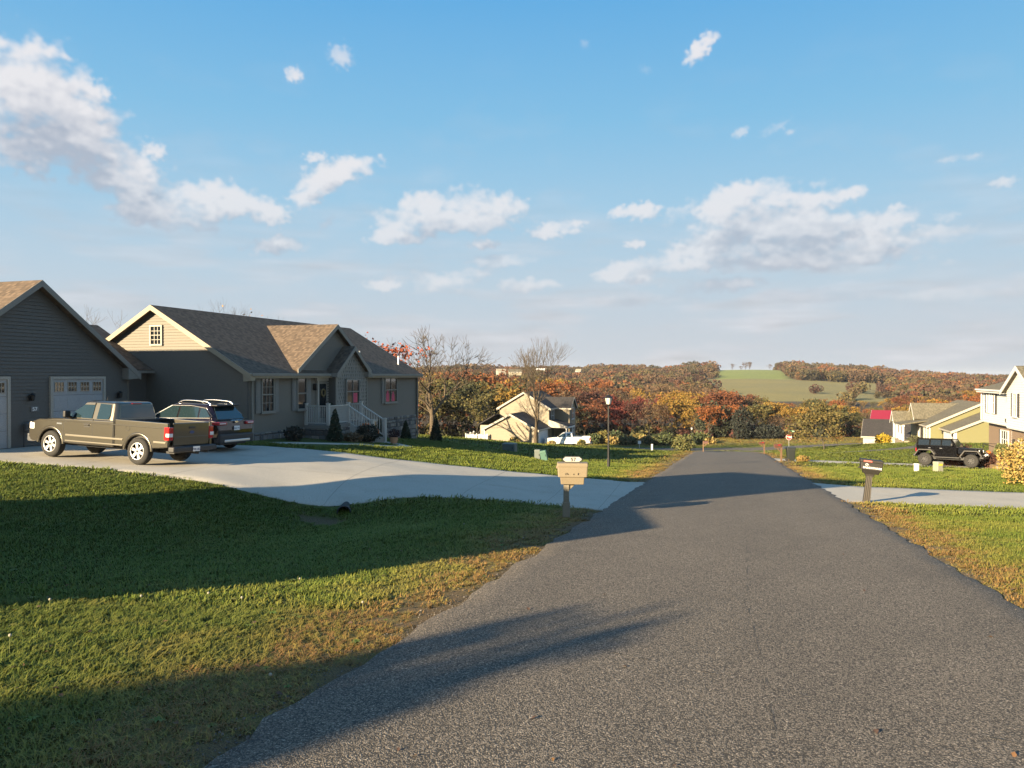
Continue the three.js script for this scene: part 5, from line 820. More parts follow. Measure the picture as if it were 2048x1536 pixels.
  part(o, 'chassis', new Geo().box(-.6, 3.4, Y(.30), Y(.5), -.5, .5), mat.black); part(o, 'spare_wheel', new THREE.TorusGeometry(.30, .115, 10, 26).rotateY(Math.PI / 2).translate(-.80, Y(1.02), 0), mat.rubber);
  settle(o, x, d, -0.80, 2.95, 1.68, .016);
  wheelSet(o, [[0, -.84], [0, .84], [2.95, -.84], [2.95, .84]], .46, .31, .22, 8, mat.darkPlastic);
}
// ---------------------------------------------------------------- foliage tools
const leafM = (c, rough = .85) => M(c, rough, { vertexColors: true, side: THREE.DoubleSide });
function leaf(s, p, size, r, shade, aspect = 1) {   // one folded leaf spray at p
  const a = r() * 6.283, t = (r() - .5) * 2.4, n = new THREE.Vector3(Math.cos(a) * Math.cos(t), Math.sin(t), Math.sin(a) * Math.cos(t)), u = new THREE.Vector3(r() - .5, r() - .5, r() - .5).cross(n).normalize(), v = new THREE.Vector3().crossVectors(n, u), k = size * (.6 + .8 * r()), b = s.pos.length / 3;
  const q = [[-.5, -.15], [.05, -.5 * aspect], [.5, .1], [-.05, .5 * aspect]];
  for (const [x, y] of q) { s.pos.push(p.x + (u.x * x + v.x * y) * k, p.y + (u.y * x + v.y * y) * k, p.z + (u.z * x + v.z * y) * k); s.nor.push(n.x, n.y, n.z); s.col.push(shade[0], shade[1], shade[2]); }
  s.idx.push(b, b + 1, b + 2, b, b + 2, b + 3);
}
const tone = (r, k = .35) => { const a = 1 + (r() - .5) * 2 * k, h = (r() - .5) * .3; return [a * (1 + h), a, a * (1 - h * .5)]; };
function leafBlob(rx, ry, rz, n, size, seed, hollow = .55) { const s = new Soup(), r = rng(seed), p = new THREE.Vector3(); for (let i = 0; i < n; i++) { const a = r() * 6.283, y = r() * 2 - 1, q = Math.sqrt(1 - y * y), R = (hollow + (1 - hollow) * Math.cbrt(r())) * (.86 + .26 * n3(Math.cos(a) * q * 2 + seed, y * 2, Math.sin(a) * q * 2)); p.set(Math.cos(a) * q * R * rx, y * R * ry, Math.sin(a) * q * R * rz); leaf(s, p, size, r, tone(r)); } return s.build(); }
function coneFoliage(R, H, n, size, seed) { const s = new Soup(), r = rng(seed), p = new THREE.Vector3(); for (let i = 0; i < n; i++) { const t = 1 - Math.sqrt(r()), a = r() * 6.283, q = R * Math.pow(1 - t, .8) * (t < .08 ? .75 + t * 3 : 1) * (.62 + .38 * Math.sqrt(r())) * (.9 + .2 * n2(a * 2, t * 8)); p.set(Math.cos(a) * q, t * H, Math.sin(a) * q); leaf(s, p, size, r, tone(r, .3)); } return s.build(); }
// a tree: limbs fork again and again; leaves sit at the twig ends
function growTree({ seed, height, spread = .5, forks = 5, trunk = .22, first = .25, leafN = 0, leafSize = .3, sides = 5, lean = 0, twist = .5, up = .25, twigs = 1, bushy = 1, thick = 1 }) {
  const r = rng(seed), wood = new Soup(), leaves = new Soup(), tips = [];
  const V = THREE.Vector3;
  function limb(p, dir, len, rad, depth) {
    const n = depth > forks - 3 ? 3 : 4, pts = [p.clone()], rr = [rad], d = dir.clone(), endR = Math.max(rad * (depth === 0 ? .74 : .58 + .04 * (thick - 1)), .006 * thick);
    for (let i = 1; i <= n; i++) { d.x += (r() - .5) * twist * .5; d.z += (r() - .5) * twist * .5; d.y += up * .16 * (depth ? 1 : 0) + (r() - .5) * .1; d.normalize(); pts.push(pts[i - 1].clone().addScaledVector(d, len / n)); rr.push(lerp(rad, endR, i / n)); }
    wood.add(tube(pts, rr, depth === 0 ? sides + 3 : depth < 3 ? sides : 3));
    const end = pts[n];
    if (depth >= forks) { tips.push(end, pts[n - 1]); return; }
    const kids = depth === 0 ? 3 : r() < .55 ? 2 : 3, az0 = r() * 6.283;
    for (let k = 0; k < kids; k++) {
      const az = az0 + k / kids * 6.283 + (r() - .5) * .9, tilt = (depth === 0 ? .42 : .5) * (spread / .5) * (.55 + .9 * r()) * (k === 0 && depth > 0 ? .45 : 1);
      const X = new V(1, 0, 0).addScaledVector(d, -d.x).normalize(), Y = new V().crossVectors(d, X), nd = d.clone().multiplyScalar(Math.cos(tilt)).addScaledVector(X, Math.sin(tilt) * Math.cos(az)).addScaledVector(Y, Math.sin(tilt) * Math.sin(az)).normalize();
      limb(end, nd, len * (depth === 0 ? (height * .26) / len : .70 + .22 * r()), endR * (k === 0 ? .95 : .62 + .25 * r()), depth + 1);
    }
    if (depth > 0) for (let k = 0; k < twigs; k++) if (r() < .8) {   // side shoots
      const i = 1 + Math.floor(r() * (n - 1)), az = r() * 6.283, nd = d.clone().multiplyScalar(.55).add(new V(Math.cos(az), .35 * r(), Math.sin(az)).multiplyScalar(.8)).normalize();
      limb(pts[i], nd, len * (.35 + .3 * r()), Math.max(rr[i] * .42, .009 * thick), Math.max(depth + 2, forks - 1));
    }
  }
  limb(new V(0, -.15, 0), new V(lean, 1, 0).normalize(), height * first, trunk, 0);
  const top = tips.reduce((m, t) => Math.max(m, t.y), 0), k = height / top;
  const pick = new V();
  for (let i = 0; i < leafN; i++) { const t = tips[Math.floor(r() * tips.length)], q = bushy * .55; pick.set(t.x + (r() + r() - 1) * q * 1.6, t.y + (r() + r() - 1) * q * 1.2, t.z + (r() + r() - 1) * q * 1.6); leaf(leaves, pick, leafSize / k, r, tone(r, .32)); }
  const w = wood.build().scale(k, k, k), l = leafN ? leaves.build().scale(k, k, k) : null;
  return { wood: w, leaves: l };
}
// ---------------------------------------------------------------- mailboxes, lamps, signs and other small things
const onG = (x, d, dy = 0) => [x, T(x, d) + dy, d];
{   // tan mailbox with the number sign
  const o = thing('mailbox', 'tan plastic mailbox with oval number sign on a post by the driveway', 'mailbox', onG(1.32, 18.95), -0.06), tan = sideM(C(.30, .24, .155), .6), post = sideM(C(.30, .26, .19), .7);
  const sw = (w, x0) => [[-w / 2 + x0, 0], [w / 2 + x0, 0]]; void sw;
  part(o, 'post', new Geo().hex([-.07, .36, .07], [.07, .36, .07], [.07, .36, -.07], [-.07, .36, -.07], [-.065, .86, .065], [.065, .86, .065], [.065, .86, -.065], [-.065, .86, -.065]), post);
  part(o, 'post_base', rbox(-.09, .09, -.12, .38, -.09, .09, .015), post);
  part(o, 'bracket', new Geo().slab([[.065, .66, .03], [.24, .84, .03], [.065, .84, .03]], .06), tan);
  part(o, 'box_lower', cabin({ x0: -.13, x1: .42, w: .13, y: .82 }, { x0: -.15, x1: .44, w: .17, y: 1.03 }, .04), tan);
  part(o, 'box_body', cabin({ x0: -.20, x1: .50, w: .19, y: 1.0 }, { x0: -.22, x1: .52, w: .20, y: 1.30, crown: .01 }, .05), tan);
  part(o, 'lid', rbox(-.225, .525, 1.235, 1.34, -.205, .205, .03, 3), tan); part(o, 'hinge', rbox(-.245, -.215, 1.2, 1.26, -.1, .1, .01), tan);
  const marks = new Geo(); for (const [x, w, h, k] of [[-.03, .008, .05, .02], [0.0, .008, .045, .02], [.035, .014, .03, 0], [.17, .018, .03, 0], [.275, .022, .045, 0]]) marks.hex([x, 1.06, .199], [x + w, 1.06, .199], [x + w, 1.06, .196], [x, 1.06, .196], [x + k, 1.06 + h, .205], [x + w + k, 1.06 + h, .205], [x + w + k, 1.06 + h, .2], [x + k, 1.06 + h, .2]); part(o, 'worn_lettering', marks, mat.black);
  const sg = frameAt(o, 'number_sign', .15, 1.415, 0, 0), oval = (w, h, t) => new THREE.ExtrudeGeometry(shapeOf([[-w + h, -h], [w - h, -h], [w, -.2 * h], [w, .2 * h], [w - h, h], [-w + h, h], [-w, .2 * h], [-w, -.2 * h]]), { depth: t, bevelEnabled: true, bevelSize: .008, bevelThickness: .004, bevelSegments: 2 });
  part(sg, 'rim', oval(.235, .068, .02).translate(0, 0, -.01), mat.darkPlastic); part(sg, 'plate', oval(.212, .05, .012).translate(0, 0, .006), M(C(.40, .385, .35), .6)); part(sg, 'digits', letters('57', .082, .006).translate(.02, 0, .0215), mat.black);
}
{   // black mailbox leaning, with white lettering
  const o = thing('mailbox', 'leaning black mailbox with white lettering on a fluted post', 'mailbox', onG(11.28, 24.8), -0.42), blk = M(C(.020, .017, .014), .55), pst = M(C(.032, .027, .022), .7);
  o.rotation.set(0, -0.30, -0.10, 'YXZ');
  part(o, 'post', new Geo().hex([-.105, -.1, .09], [.105, -.1, .09], [.105, -.1, -.09], [-.105, -.1, -.09], [-.085, .86, .075], [.085, .86, .075], [.085, .86, -.075], [-.085, .86, -.075]), pst);
  for (let i = 0; i < 4; i++) part(o, 'flute', new Geo().bar([-.084 + i * .056, 0, .098], [-.068 + i * .045, .86, .084], .02, .024, [0, 0, 1]), M(C(.085, .074, .06), .7));
  part(o, 'collar', cabin({ x0: -.10, x1: .10, w: .09, y: .82 }, { x0: -.15, x1: .15, w: .12, y: .94 }, .05), pst);
  part(o, 'box_lower', cabin({ x0: -.19, x1: .24, w: .14, y: .92 }, { x0: -.26, x1: .30, w: .18, y: 1.06 }, .05), blk); part(o, 'box_body', cabin({ x0: -.29, x1: .33, w: .19, y: 1.04 }, { x0: -.30, x1: .34, w: .19, y: 1.32 }, .04), blk); part(o, 'lid', rbox(-.325, .345, 1.28, 1.37, -.205, .205, .025), blk);
  part(o, 'newspaper_sticker', new Geo().hex([-.24, 1.30, .21], [.02, 1.30, .21], [.02, 1.30, .206], [-.24, 1.30, .206], [-.22, 1.345, .21], [.0, 1.345, .21], [.0, 1.345, .206], [-.22, 1.345, .206]), M(C(.55, .12, .10), .6));
  part(o, 'lettering', letters('BADENTHARE', .062, .006).translate(.04, 1.12, .192), mat.white); part(o, 'emblem', join(new THREE.TorusGeometry(.035, .008, 6, 18, 4.6).translate(-.13, 1.21, .196), new THREE.TorusGeometry(.025, .007, 6, 14, 4).translate(-.10, 1.19, .196)), mat.white);
  for (const y of [1.08, 1.3]) part(o, 'door_latch', rbox(-.36, -.29, y - .02, y + .02, -.03, .03, .01), blk);
}
function woodMailbox(label, pos, turn, sc, group) {
  const o = thing('mailbox', label, 'mailbox', pos, turn, group), wd = sideM(C(.22, .125, .07), .8), bx = M(C(.10, .042, .03), .6); o.scale.setScalar(sc);
  part(o, 'post', new Geo().box(-.05, .05, -.2, 1.28, -.05, .05), wd); part(o, 'arm', new Geo().bar([.02, 1.0, 0], [-.5, 1.0, 0], .08, .08), wd); part(o, 'brace', new Geo().bar([0, .62, 0], [-.36, .98, 0], .06, .06), wd);
  const s = new THREE.Shape(); s.moveTo(-.09, 0); s.lineTo(.09, 0); s.lineTo(.09, .13); s.absarc(0, .13, .09, 0, Math.PI, false); part(o, 'box', new THREE.ExtrudeGeometry(s, { depth: .52, bevelEnabled: true, bevelSize: .006, bevelThickness: .006, bevelSegments: 1 }).rotateY(-Math.PI / 2).translate(-.02, 1.04, 0), bx); part(o, 'flag', new Geo().box(-.3, -.12, 1.16, 1.22, .1, .11), mat.redLens);
}
woodMailbox('brown mailbox on a wooden post beside the black wheeled bin', onG(19.7, 57.0), 0.1, 1.0, 'mailboxes at the brow of the street');
woodMailbox('small brown mailbox where the street dips out of sight', onG(24.6, 76), 0.1, 0.95, 'mailboxes at the brow of the street');
woodMailbox('weathered mailbox post on the far side of the street by the shrub', onG(26.5, 108), 2.9, 1.25, 'mailboxes at the brow of the street');
{   // wheeled bin
  const o = thing('wheeled_bin', 'black wheeled rubbish bin standing beside a wooden mailbox', 'bin', onG(20.6, 57.6), -0.2), m = M(C(.018, .022, .021), .45);
  part(o, 'bin_body', cabin({ x0: -.24, x1: .24, w: .27, y: .05 }, { x0: -.31, x1: .31, w: .34, y: .98 }, .09), m); part(o, 'lid', cabin({ x0: -.34, x1: .35, w: .36, y: .97 }, { x0: -.30, x1: .31, w: .33, y: 1.06 }, .12), m); part(o, 'handle', new Geo().bar([-.38, .98, -.26], [-.38, .98, .26], .04, .04), m);
  for (const z of [-.24, .24]) part(o, 'bin_wheel', new THREE.CylinderGeometry(.12, .12, .06, 18).rotateX(Math.PI / 2).translate(-.24, .12, z), mat.rubber);
}
{   // street lamps
  const lamp = (pos, label, h) => { const o = thing('street_lamp', label, 'street lamp', pos, 0.3, 'post lamps along the street');
    part(o, 'pole', join(moved(cyl(.045, .06, h - .55, 12), 0, (h - .55) / 2, 0), moved(cyl(.075, .09, .5, 12), 0, .25, 0)), mat.black); part(o, 'collar', moved(cyl(.11, .05, .1, 12), 0, h - .5, 0), mat.black);
    part(o, 'lantern_glass', moved(new THREE.CylinderGeometry(.19, .12, .34, 6), 0, h - .27, 0), M(C(.72, .70, .64), .35)); part(o, 'lantern_cap', join(moved(new THREE.CylinderGeometry(.06, .24, .16, 6), 0, h - .02, 0), moved(new THREE.ConeGeometry(.03, .14, 6), 0, h + .12, 0)), mat.black);
    const f = new Geo(); for (let k = 0; k < 6; k++) { const a = k / 6 * 2 * Math.PI; f.bar([.12 * Math.sin(a), h - .44, .12 * Math.cos(a)], [.195 * Math.sin(a), h - .1, .195 * Math.cos(a)], .018, .018); } part(o, 'lantern_frame', f, mat.black); };
  lamp(onG(5.2, 42), 'tall black post lamp with white lantern on the lawn', 3.85); lamp(onG(29.8, 124.6 + 4.6), 'distant black post lamp beside the cross street', 3.3);
}
{   // stop sign with street names
  const o = thing('stop_sign', 'red octagonal stop sign with street name blades at the junction', 'sign', onG(42.8, 120.5), -0.25);
  part(o, 'post', new Geo().box(-.035, .035, -.3, 3.0, -.035, .035), mat.alloy); const oct = (r, t) => new THREE.CylinderGeometry(r, r, t, 8).rotateY(Math.PI / 8).rotateX(Math.PI / 2);
  part(o, 'border', oct(.46, .02).translate(0, 1.9, .05), mat.white); part(o, 'face', oct(.43, .02).translate(0, 1.9, .056), M(C(.50, .02, .025), .5)); part(o, 'lettering', letters('STOP', .26, .006).translate(0, 1.9, .066), mat.white);
  part(o, 'name_blade', rbox(-.1, 1.0, 2.72, 2.94, .0, .012, .004), M(C(.03, .22, .11), .5)); part(o, 'blade_lettering', letters('Summit View', .12, .004).translate(.45, 2.83, .012), mat.white);
}
{   // utility boxes
  const box = (name, label, pos, turn, w, h, dp, c, r = .04) => { const o = thing(name, label, 'utility box', pos, turn); part(o, 'cabinet', cabin({ x0: -w / 2, x1: w / 2, w: dp / 2, y: -.08 }, { x0: -w / 2 * .98, x1: w / 2 * .98, w: dp / 2 * .96, y: h }, r), M(c, .6)); part(o, 'lid', cabin({ x0: -w / 2 * 1.05, x1: w / 2 * 1.05, w: dp / 2 * 1.05, y: h - .1 }, { x0: -w / 2 * .99, x1: w / 2 * .99, w: dp / 2 * .98, y: h + .03 }, .12), M(c, .55)); part(o, 'handle', rbox(w * .3, w * .36, h * .45, h * .65, dp / 2, dp / 2 + .025, .008), mat.darkPlastic); return o; };
  box('transformer_cabinet', 'wide grey-green transformer cabinet on the shaded lawn', onG(-.15, 53), -.25, .86, .62, .8, C(.085, .12, .115));
  box('utility_pedestal', 'grey utility pedestal next to the tilted green one', onG(1.42, 43.2), -.2, .32, .56, .3, C(.105, .125, .115));
  const t = box('utility_pedestal', 'tilted green utility pedestal on the lawn', onG(1.80, 42.6), -.2, .34, .56, .3, C(.045, .125, .092)); t.rotation.set(0, -.2, .20, 'YXZ');
  box('utility_pedestal', 'pale domed utility pedestal with yellow label near the off-roader', onG(22.75, 41.6), .3, .40, .54, .36, C(.27, .265, .20), .1);
  const lb = scene.children.at(-1); part(lb, 'yellow_label', rbox(-.12, .12, .36, .46, .17, .19, .004), M(C(.62, .48, .04), .6));
  const wp = thing('marker_post', 'short white marker post near the pale pedestal', 'post', onG(21.7, 41.8), .2); part(wp, 'post', rbox(-.1, .1, -.1, .42, -.09, .09, .03), mat.white); part(wp, 'cap', rbox(-.11, .11, .40, .45, -.1, .1, .02), mat.white);
  const w2 = thing('marker_post', 'slim white marker post at the lawn edge by the street', 'post', onG(15.0, 83.5), 0); part(w2, 'post', rbox(-.09, .09, -.1, .72, -.05, .05, .03), mat.white); part(w2, 'cap', rbox(-.1, .1, .7, .76, -.06, .06, .02), mat.white);
  const ws = thing('yard_sign', 'small white sign among the shrubs below the lamp', 'sign', onG(20.6, 126), 0); part(ws, 'post', new Geo().box(-.03, .03, -.2, 1.2, -.03, .03), mat.alloy); part(ws, 'board', rbox(-.25, .25, .75, 1.25, .03, .05, .01), mat.white);
}
{   // culvert under the driveway
  const o = thing('culvert_pipe', 'dark culvert pipe mouth in the ditch below the driveway', 'pipe', [-4.5, T(-4.75, 20.35) - .02, 21.0], .12), g = new THREE.CylinderGeometry(.17, .17, 1.6, 22, 1, true).rotateX(Math.PI / 2);
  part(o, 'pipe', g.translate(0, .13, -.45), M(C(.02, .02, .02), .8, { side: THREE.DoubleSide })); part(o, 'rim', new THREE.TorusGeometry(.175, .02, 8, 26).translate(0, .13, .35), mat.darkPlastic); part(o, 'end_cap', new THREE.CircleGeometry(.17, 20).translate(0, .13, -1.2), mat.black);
}
{   // white vinyl fence behind the cream house
  const fence = (label, a, b, n, y) => { const o = thing('vinyl_fence', label, 'fence', [a[0], y, a[1]], Math.atan2(b[1] - a[1], b[0] - a[0])), L = Math.hypot(b[0] - a[0], b[1] - a[1]);
    for (let i = 0; i <= n; i++) { const p = part(o, 'post', rbox(L * i / n - .07, L * i / n + .07, -.4, 1.35, -.07, .07, .01), mat.whiteTrim); part(p, 'post_cap', moved(new THREE.ConeGeometry(.11, .1, 4).rotateY(Math.PI / 4), L * i / n, 1.4, 0), mat.whiteTrim); }
    part(o, 'rail', new Geo().box(0, L, 1.12, 1.22, -.025, .025), mat.whiteTrim); part(o, 'rail', new Geo().box(0, L, .1, .2, -.025, .025), mat.whiteTrim); const k = Math.round(L / .17); for (let i = 1; i < k; i++) part(o, 'picket', new Geo().box(L * i / k - .06, L * i / k + .06, .05, 1.26 - .06 * Math.sin(i), -.045, -.028), mat.whiteTrim); };
  const g = T(-5, 103); fence('white vinyl picket fence running out from the cream garage', [-6.0, 101.4], [-3.2, 101.0], 2, g + .12); fence('white vinyl fence section turning back behind the picket run', [-5.9, 101.5], [-5.2, 106], 2, g + .1);
}
{   // planters, pumpkin, flower pot
  const pk = (label, pos, r) => { const o = thing('pumpkin', label, 'pumpkin', pos, 0); const g = new THREE.SphereGeometry(r, 28, 16), P = g.attributes.position; for (let i = 0; i < P.count; i++) { const x = P.getX(i), z = P.getZ(i), a = Math.atan2(z, x), k = 1 - .07 * Math.abs(Math.sin(a * 5)) ; P.setXYZ(i, x * k, P.getY(i) * .8 + r * .74, z * k); } g.computeVertexNormals(); part(o, 'fruit', g, M(C(.55, .14, .02), .55)); part(o, 'stem', moved(cyl(.02, .03, .1, 6), 0, r * 1.56, 0), M(C(.16, .14, .06), .9)); };
  pk('orange pumpkin on the burgundy hedge by the brick steps', [33.6, T(33.6, 55) + .92, 55.0], .2);
  const L2 = (p, t) => { const a = -HT; return [-11.28 + Math.cos(a) * p + Math.sin(a) * t, 33.4 - Math.sin(a) * p + Math.cos(a) * t]; };
  const [px, pd] = L2(1.9, 6.95); pk('large orange pumpkin on the porch steps behind the balusters', [px, -.62, pd], .3); const [qx, qd] = L2(2.3, 7.1); pk('smaller orange pumpkin low on the porch steps', [qx, -.8, qd], .24);
  const [fx, fd] = L2(3.3, 7.25), fp = thing('flower_pot', 'terracotta pot with dark flowers at the foot of the steps', 'flower pot', [fx, T(fx, fd) + .02, fd]); part(fp, 'pot', moved(cyl(.22, .16, .32, 18), 0, .16, 0), M(C(.42, .22, .12), .8)); part(fp, 'flowers', leafBlob(.34, .26, .34, 420, .07, 71).translate(0, .48, 0), leafM(C(.035, .018, .022)));
  const [gx, gd] = L2(.35, 6.05), gp = thing('porch_plant', 'dark leafy plant in a pot beside the front door', 'plant', [gx, -.15, gd]); part(gp, 'pot', moved(cyl(.16, .12, .28, 14), 0, .14, 0), mat.darkPlastic); part(gp, 'foliage', leafBlob(.26, .42, .26, 380, .08, 72).translate(0, .62, 0), leafM(C(.03, .045, .025)));
}
// ---------------------------------------------------------------- trees, shrubs, woods, grass
const barkGrey = M(C(.20, .165, .125), .95, { map: barkMap }), barkDark = M(C(.085, .066, .05), .95, { map: barkMap }), barkPale = M(C(.22, .165, .105), .92, { map: barkMap });
function treeThing(name, label, pos, turn, gt, bark, crownM, group, scale) {
  const o = thing(name, label, 'tree', pos, turn, group); part(o, 'trunk', gt.wood, bark); if (gt.leaves) part(o, 'crown', gt.leaves, crownM); if (scale) o.scale.set(...scale); return o;
}
// bare trees one can pick out
treeThing('bare_tree', 'bare spreading tree with pale trunk beyond the ranch house corner', onG(-9.0, 88), 2.2, growTree({ seed: 41, height: 12.6, spread: .62, forks: 6, trunk: .42, thick: 3.2, first: .24, twigs: 4, twist: .6, up: .3 }), barkPale, null);
treeThing('bare_tree', 'tall bare tree in front of the cream house', onG(2.95, 97.5), .7, growTree({ seed: 58, height: 13.6, spread: .40, forks: 6, trunk: .38, thick: 3.0, first: .24, twigs: 2, twist: .5, up: .55 }), barkPale, null);
treeThing('bare_tree', 'bare tree rising behind the ranch house ridge', onG(-27.2, 84), .3, growTree({ seed: 63, height: 14.4, spread: .5, forks: 6, trunk: .5, thick: 1.4, first: .34, twigs: 1, leafN: 60, leafSize: .2 }), barkGrey, leafM(C(.3, .16, .04)));
treeThing('bare_tree', 'bare tree between the garage roof and the lit gable', onG(-33, 62), 1.5, growTree({ seed: 77, height: 9.8, spread: .62, forks: 6, trunk: .34, thick: 1.4, first: .2, twigs: 2 }), barkGrey, null);
treeThing('red_maple', 'scarlet maple crown above the ranch house eaves', onG(-11.9, 66), .4, growTree({ seed: 80, height: 8.3, spread: .36, forks: 5, trunk: .2, leafN: 800, leafSize: .2, bushy: 1.0 }), barkDark, leafM(C(.24, .055, .022)));
treeThing('red_maple', 'second scarlet maple nearer the house corner', onG(-10.2, 70), 2.4, growTree({ seed: 81, height: 8.3, spread: .5, forks: 5, trunk: .2, leafN: 800, leafSize: .22, bushy: 1.0 }), barkDark, leafM(C(.23, .055, .022)));
treeThing('lawn_tree', 'small drooping olive tree beside the stop sign', onG(42.5, 106), .4, growTree({ seed: 90, height: 6.2, spread: .72, forks: 5, trunk: .1, first: .24, leafN: 2300, leafSize: .26, up: .0, bushy: 1.15 }), barkGrey, leafM(C(.10, .078, .02)));
treeThing('lawn_tree', 'tiny russet sapling right of the drooping olive tree', onG(45.6, 109), .4, growTree({ seed: 91, height: 2.7, spread: .5, forks: 4, trunk: .04, first: .4, leafN: 420, leafSize: .16, bushy: .7 }), barkGrey, leafM(C(.24, .11, .03)));
// slim trees behind the street: shadow across the foreground
{
  const g = leafBlob(.82, 3.7, .82, 9000, .16, 95, .2).translate(0, 3.7, 0);
  [[-19.05, -11.75, 'slim columnar tree behind the viewpoint'], [-19.65, -11.15, 'second slim columnar tree behind the viewpoint']].forEach(([x, d, label], i) => { const o = thing('columnar_tree', label, 'tree', onG(x, d), i * 2, 'slim columnar trees behind the viewpoint'); part(o, 'crown', g, leafM(C(.03, .05, .025))); part(o, 'trunk', moved(cyl(.04, .08, 2.4, 8), 0, 1.0, 0), barkDark); o.scale.y = i ? .92 : .955; });
}
// shrubs
const shrub = (name, label, pos, rx, ry, rz, n, size, color, seed, group, hollow) => { const o = thing(name, label, 'shrub', pos, 0, group); part(o, 'foliage', leafBlob(rx, ry, rz, n, size, seed, hollow).translate(0, ry * .86, 0), leafM(color)); const s = new Soup(), r = rng(seed); for (let i = 0; i < 9; i++) { const a = r() * 6.283; s.add(tube([new THREE.Vector3(.05 * Math.cos(a), -.1, .05 * Math.sin(a)), new THREE.Vector3(rx * .6 * Math.cos(a), ry * 1.2, rz * .6 * Math.sin(a))], [.018, .006], 4)); } part(o, 'stems', s.build(), barkDark); return o; };
const houseP = (p, t) => [-11.28 + .954 * p + .299 * t, 33.4 - .299 * p + .954 * t];
const conifer = (label, p, t, R, H, seed) => { const [x, d] = houseP(p, t), o = thing('arborvitae', label, 'shrub', onG(x, d), 0, 'conical evergreens along the ranch house'); part(o, 'foliage', coneFoliage(R, H, 2200, .085, seed), leafM(C(.028, .042, .022))); part(o, 'trunk', moved(cyl(.03, .05, H * .6, 7), 0, H * .25, 0), barkDark); };
conifer('conical evergreen at the near end of the porch railing', 1.9, 3.9, .42, 1.6, 101); conifer('conical evergreen against the stone base by the basement window', .9, 10.4, .36, 1.2, 102); conifer('small conical evergreen against the fieldstone wall', .7, 14.2, .36, 1.15, 103); conifer('conical evergreen at the ranch house corner', 1.2, 17.6, .45, 1.65, 104);
{ const [x, d] = houseP(2.5, 6.0); shrub('round_shrub', 'dark round shrub in front of the porch stairs', onG(x, d), .62, .5, .62, 1300, .09, C(.03, .036, .024), 105); const [x2, d2] = houseP(1.0, 1.9); shrub('round_shrub', 'low dark shrub under the first shuttered window', onG(x2, d2), .5, .38, .5, 800, .09, C(.034, .034, .026), 106); const [x3, d3] = houseP(2.2, 5.0); shrub('dry_perennial', 'brown withered perennials in the porch bed', onG(x3, d3), .55, .25, .4, 500, .1, C(.14, .095, .05), 107); }
shrub('golden_shrub', 'pale golden shrub at the frame edge by the driveway', onG(21.6, 32.6), 1.3, 1.1, 1.1, 5200, .085, C(.30, .215, .06), 110, null, .1);
shrub('burgundy_hedge', 'tall burgundy shrub behind the off-roader', onG(32.3, 56.8), 1.45, .92, 1.1, 3600, .12, C(.05, .018, .011), 111); shrub('burgundy_hedge', 'lower burgundy shrub beside the brick steps', onG(33.9, 54.6), 1.3, .62, 1.0, 3000, .12, C(.052, .019, .011), 112);
shrub('entry_plants', 'mixed green plants by the brick entry', [34.2, -3.5, 54.4], .5, .55, .5, 1200, .13, C(.10, .11, .035), 113);
shrub('yellow_shrub', 'bright yellow round shrub beside the white porch', onG(55.0, 115.5), 1.25, .85, 1.1, 1700, .2, C(.34, .24, .015), 114); shrub('round_shrub', 'dark clipped shrub beside the yellow one', onG(55.6, 107.5), .95, .52, .9, 900, .18, C(.06, .06, .025), 115);
shrub('tan_shrub', 'straw-coloured shrub at the cream garage wall', onG(.3, 98.2), .75, .5, .6, 600, .16, C(.30, .22, .07), 116); shrub('tan_shrub', 'round straw-coloured shrub in front of the white truck', onG(4.9, 96.5), .6, .34, .5, 500, .14, C(.32, .25, .10), 117); shrub('tan_shrub', 'green-gold shrub at the white truck tail', onG(8.6, 96.5), .62, .5, .55, 600, .15, C(.17, .16, .05), 118);
shrub('grass_clump', 'straw-yellow clump at the wheeled bin', onG(21.0, 56.2), .5, .27, .35, 420, .13, C(.22, .15, .04), 119);
for (let i = 0; i < 10; i++) { const r = rng(400 + i), u = 1180 + i * 24 + 10 * r(), d = 131 + 6 * r(), x = (u - 1024) / 1560 * d; shrub('verge_shrub', 'wild green shrub on the far verge of the cross street', onG(x, d), 1.5 + r(), .8 + .5 * r(), 1.2, 700, .3, [C(.06, .075, .025), C(.14, .12, .03), C(.05, .065, .025)][i % 3], 120 + i, 'wild shrubs on the far verge'); }
shrub('verge_shrub', 'olive shrub beside the weathered mailbox post', onG(24.2, 110), 1.7, 1.35, 1.4, 1300, .24, C(.10, .10, .03), 140); shrub('verge_shrub', 'very dark upright shrub at the wood edge', onG(41.5, 141), 2.0, 3.4, 2, 1800, .3, C(.018, .022, .016), 141); shrub('verge_shrub', 'dark broad evergreen shrub in the wood edge', onG(38, 146), 4.2, 3.6, 3, 2600, .34, C(.035, .042, .022), 142); shrub('verge_shrub', 'very dark low thicket right of the upright shrub', onG(46, 142), 4.0, 1.5, 2, 1500, .3, C(.02, .024, .018), 143);
for (let i = 0; i < 16; i++) { const r = rng(500 + i), u = 1225 + i * 13, d = 133 + 5 * r() + (i % 3), x = (u - 1024) / 1560 * d; shrub('tall_grass', 'tuft of tall straw-coloured grass beyond the cross street', onG(x, d), 1.3, .55 + .3 * r(), .8, 420, .26, C(.30, .22, .075), 150 + i, 'straw grass tufts beyond the cross street'); }
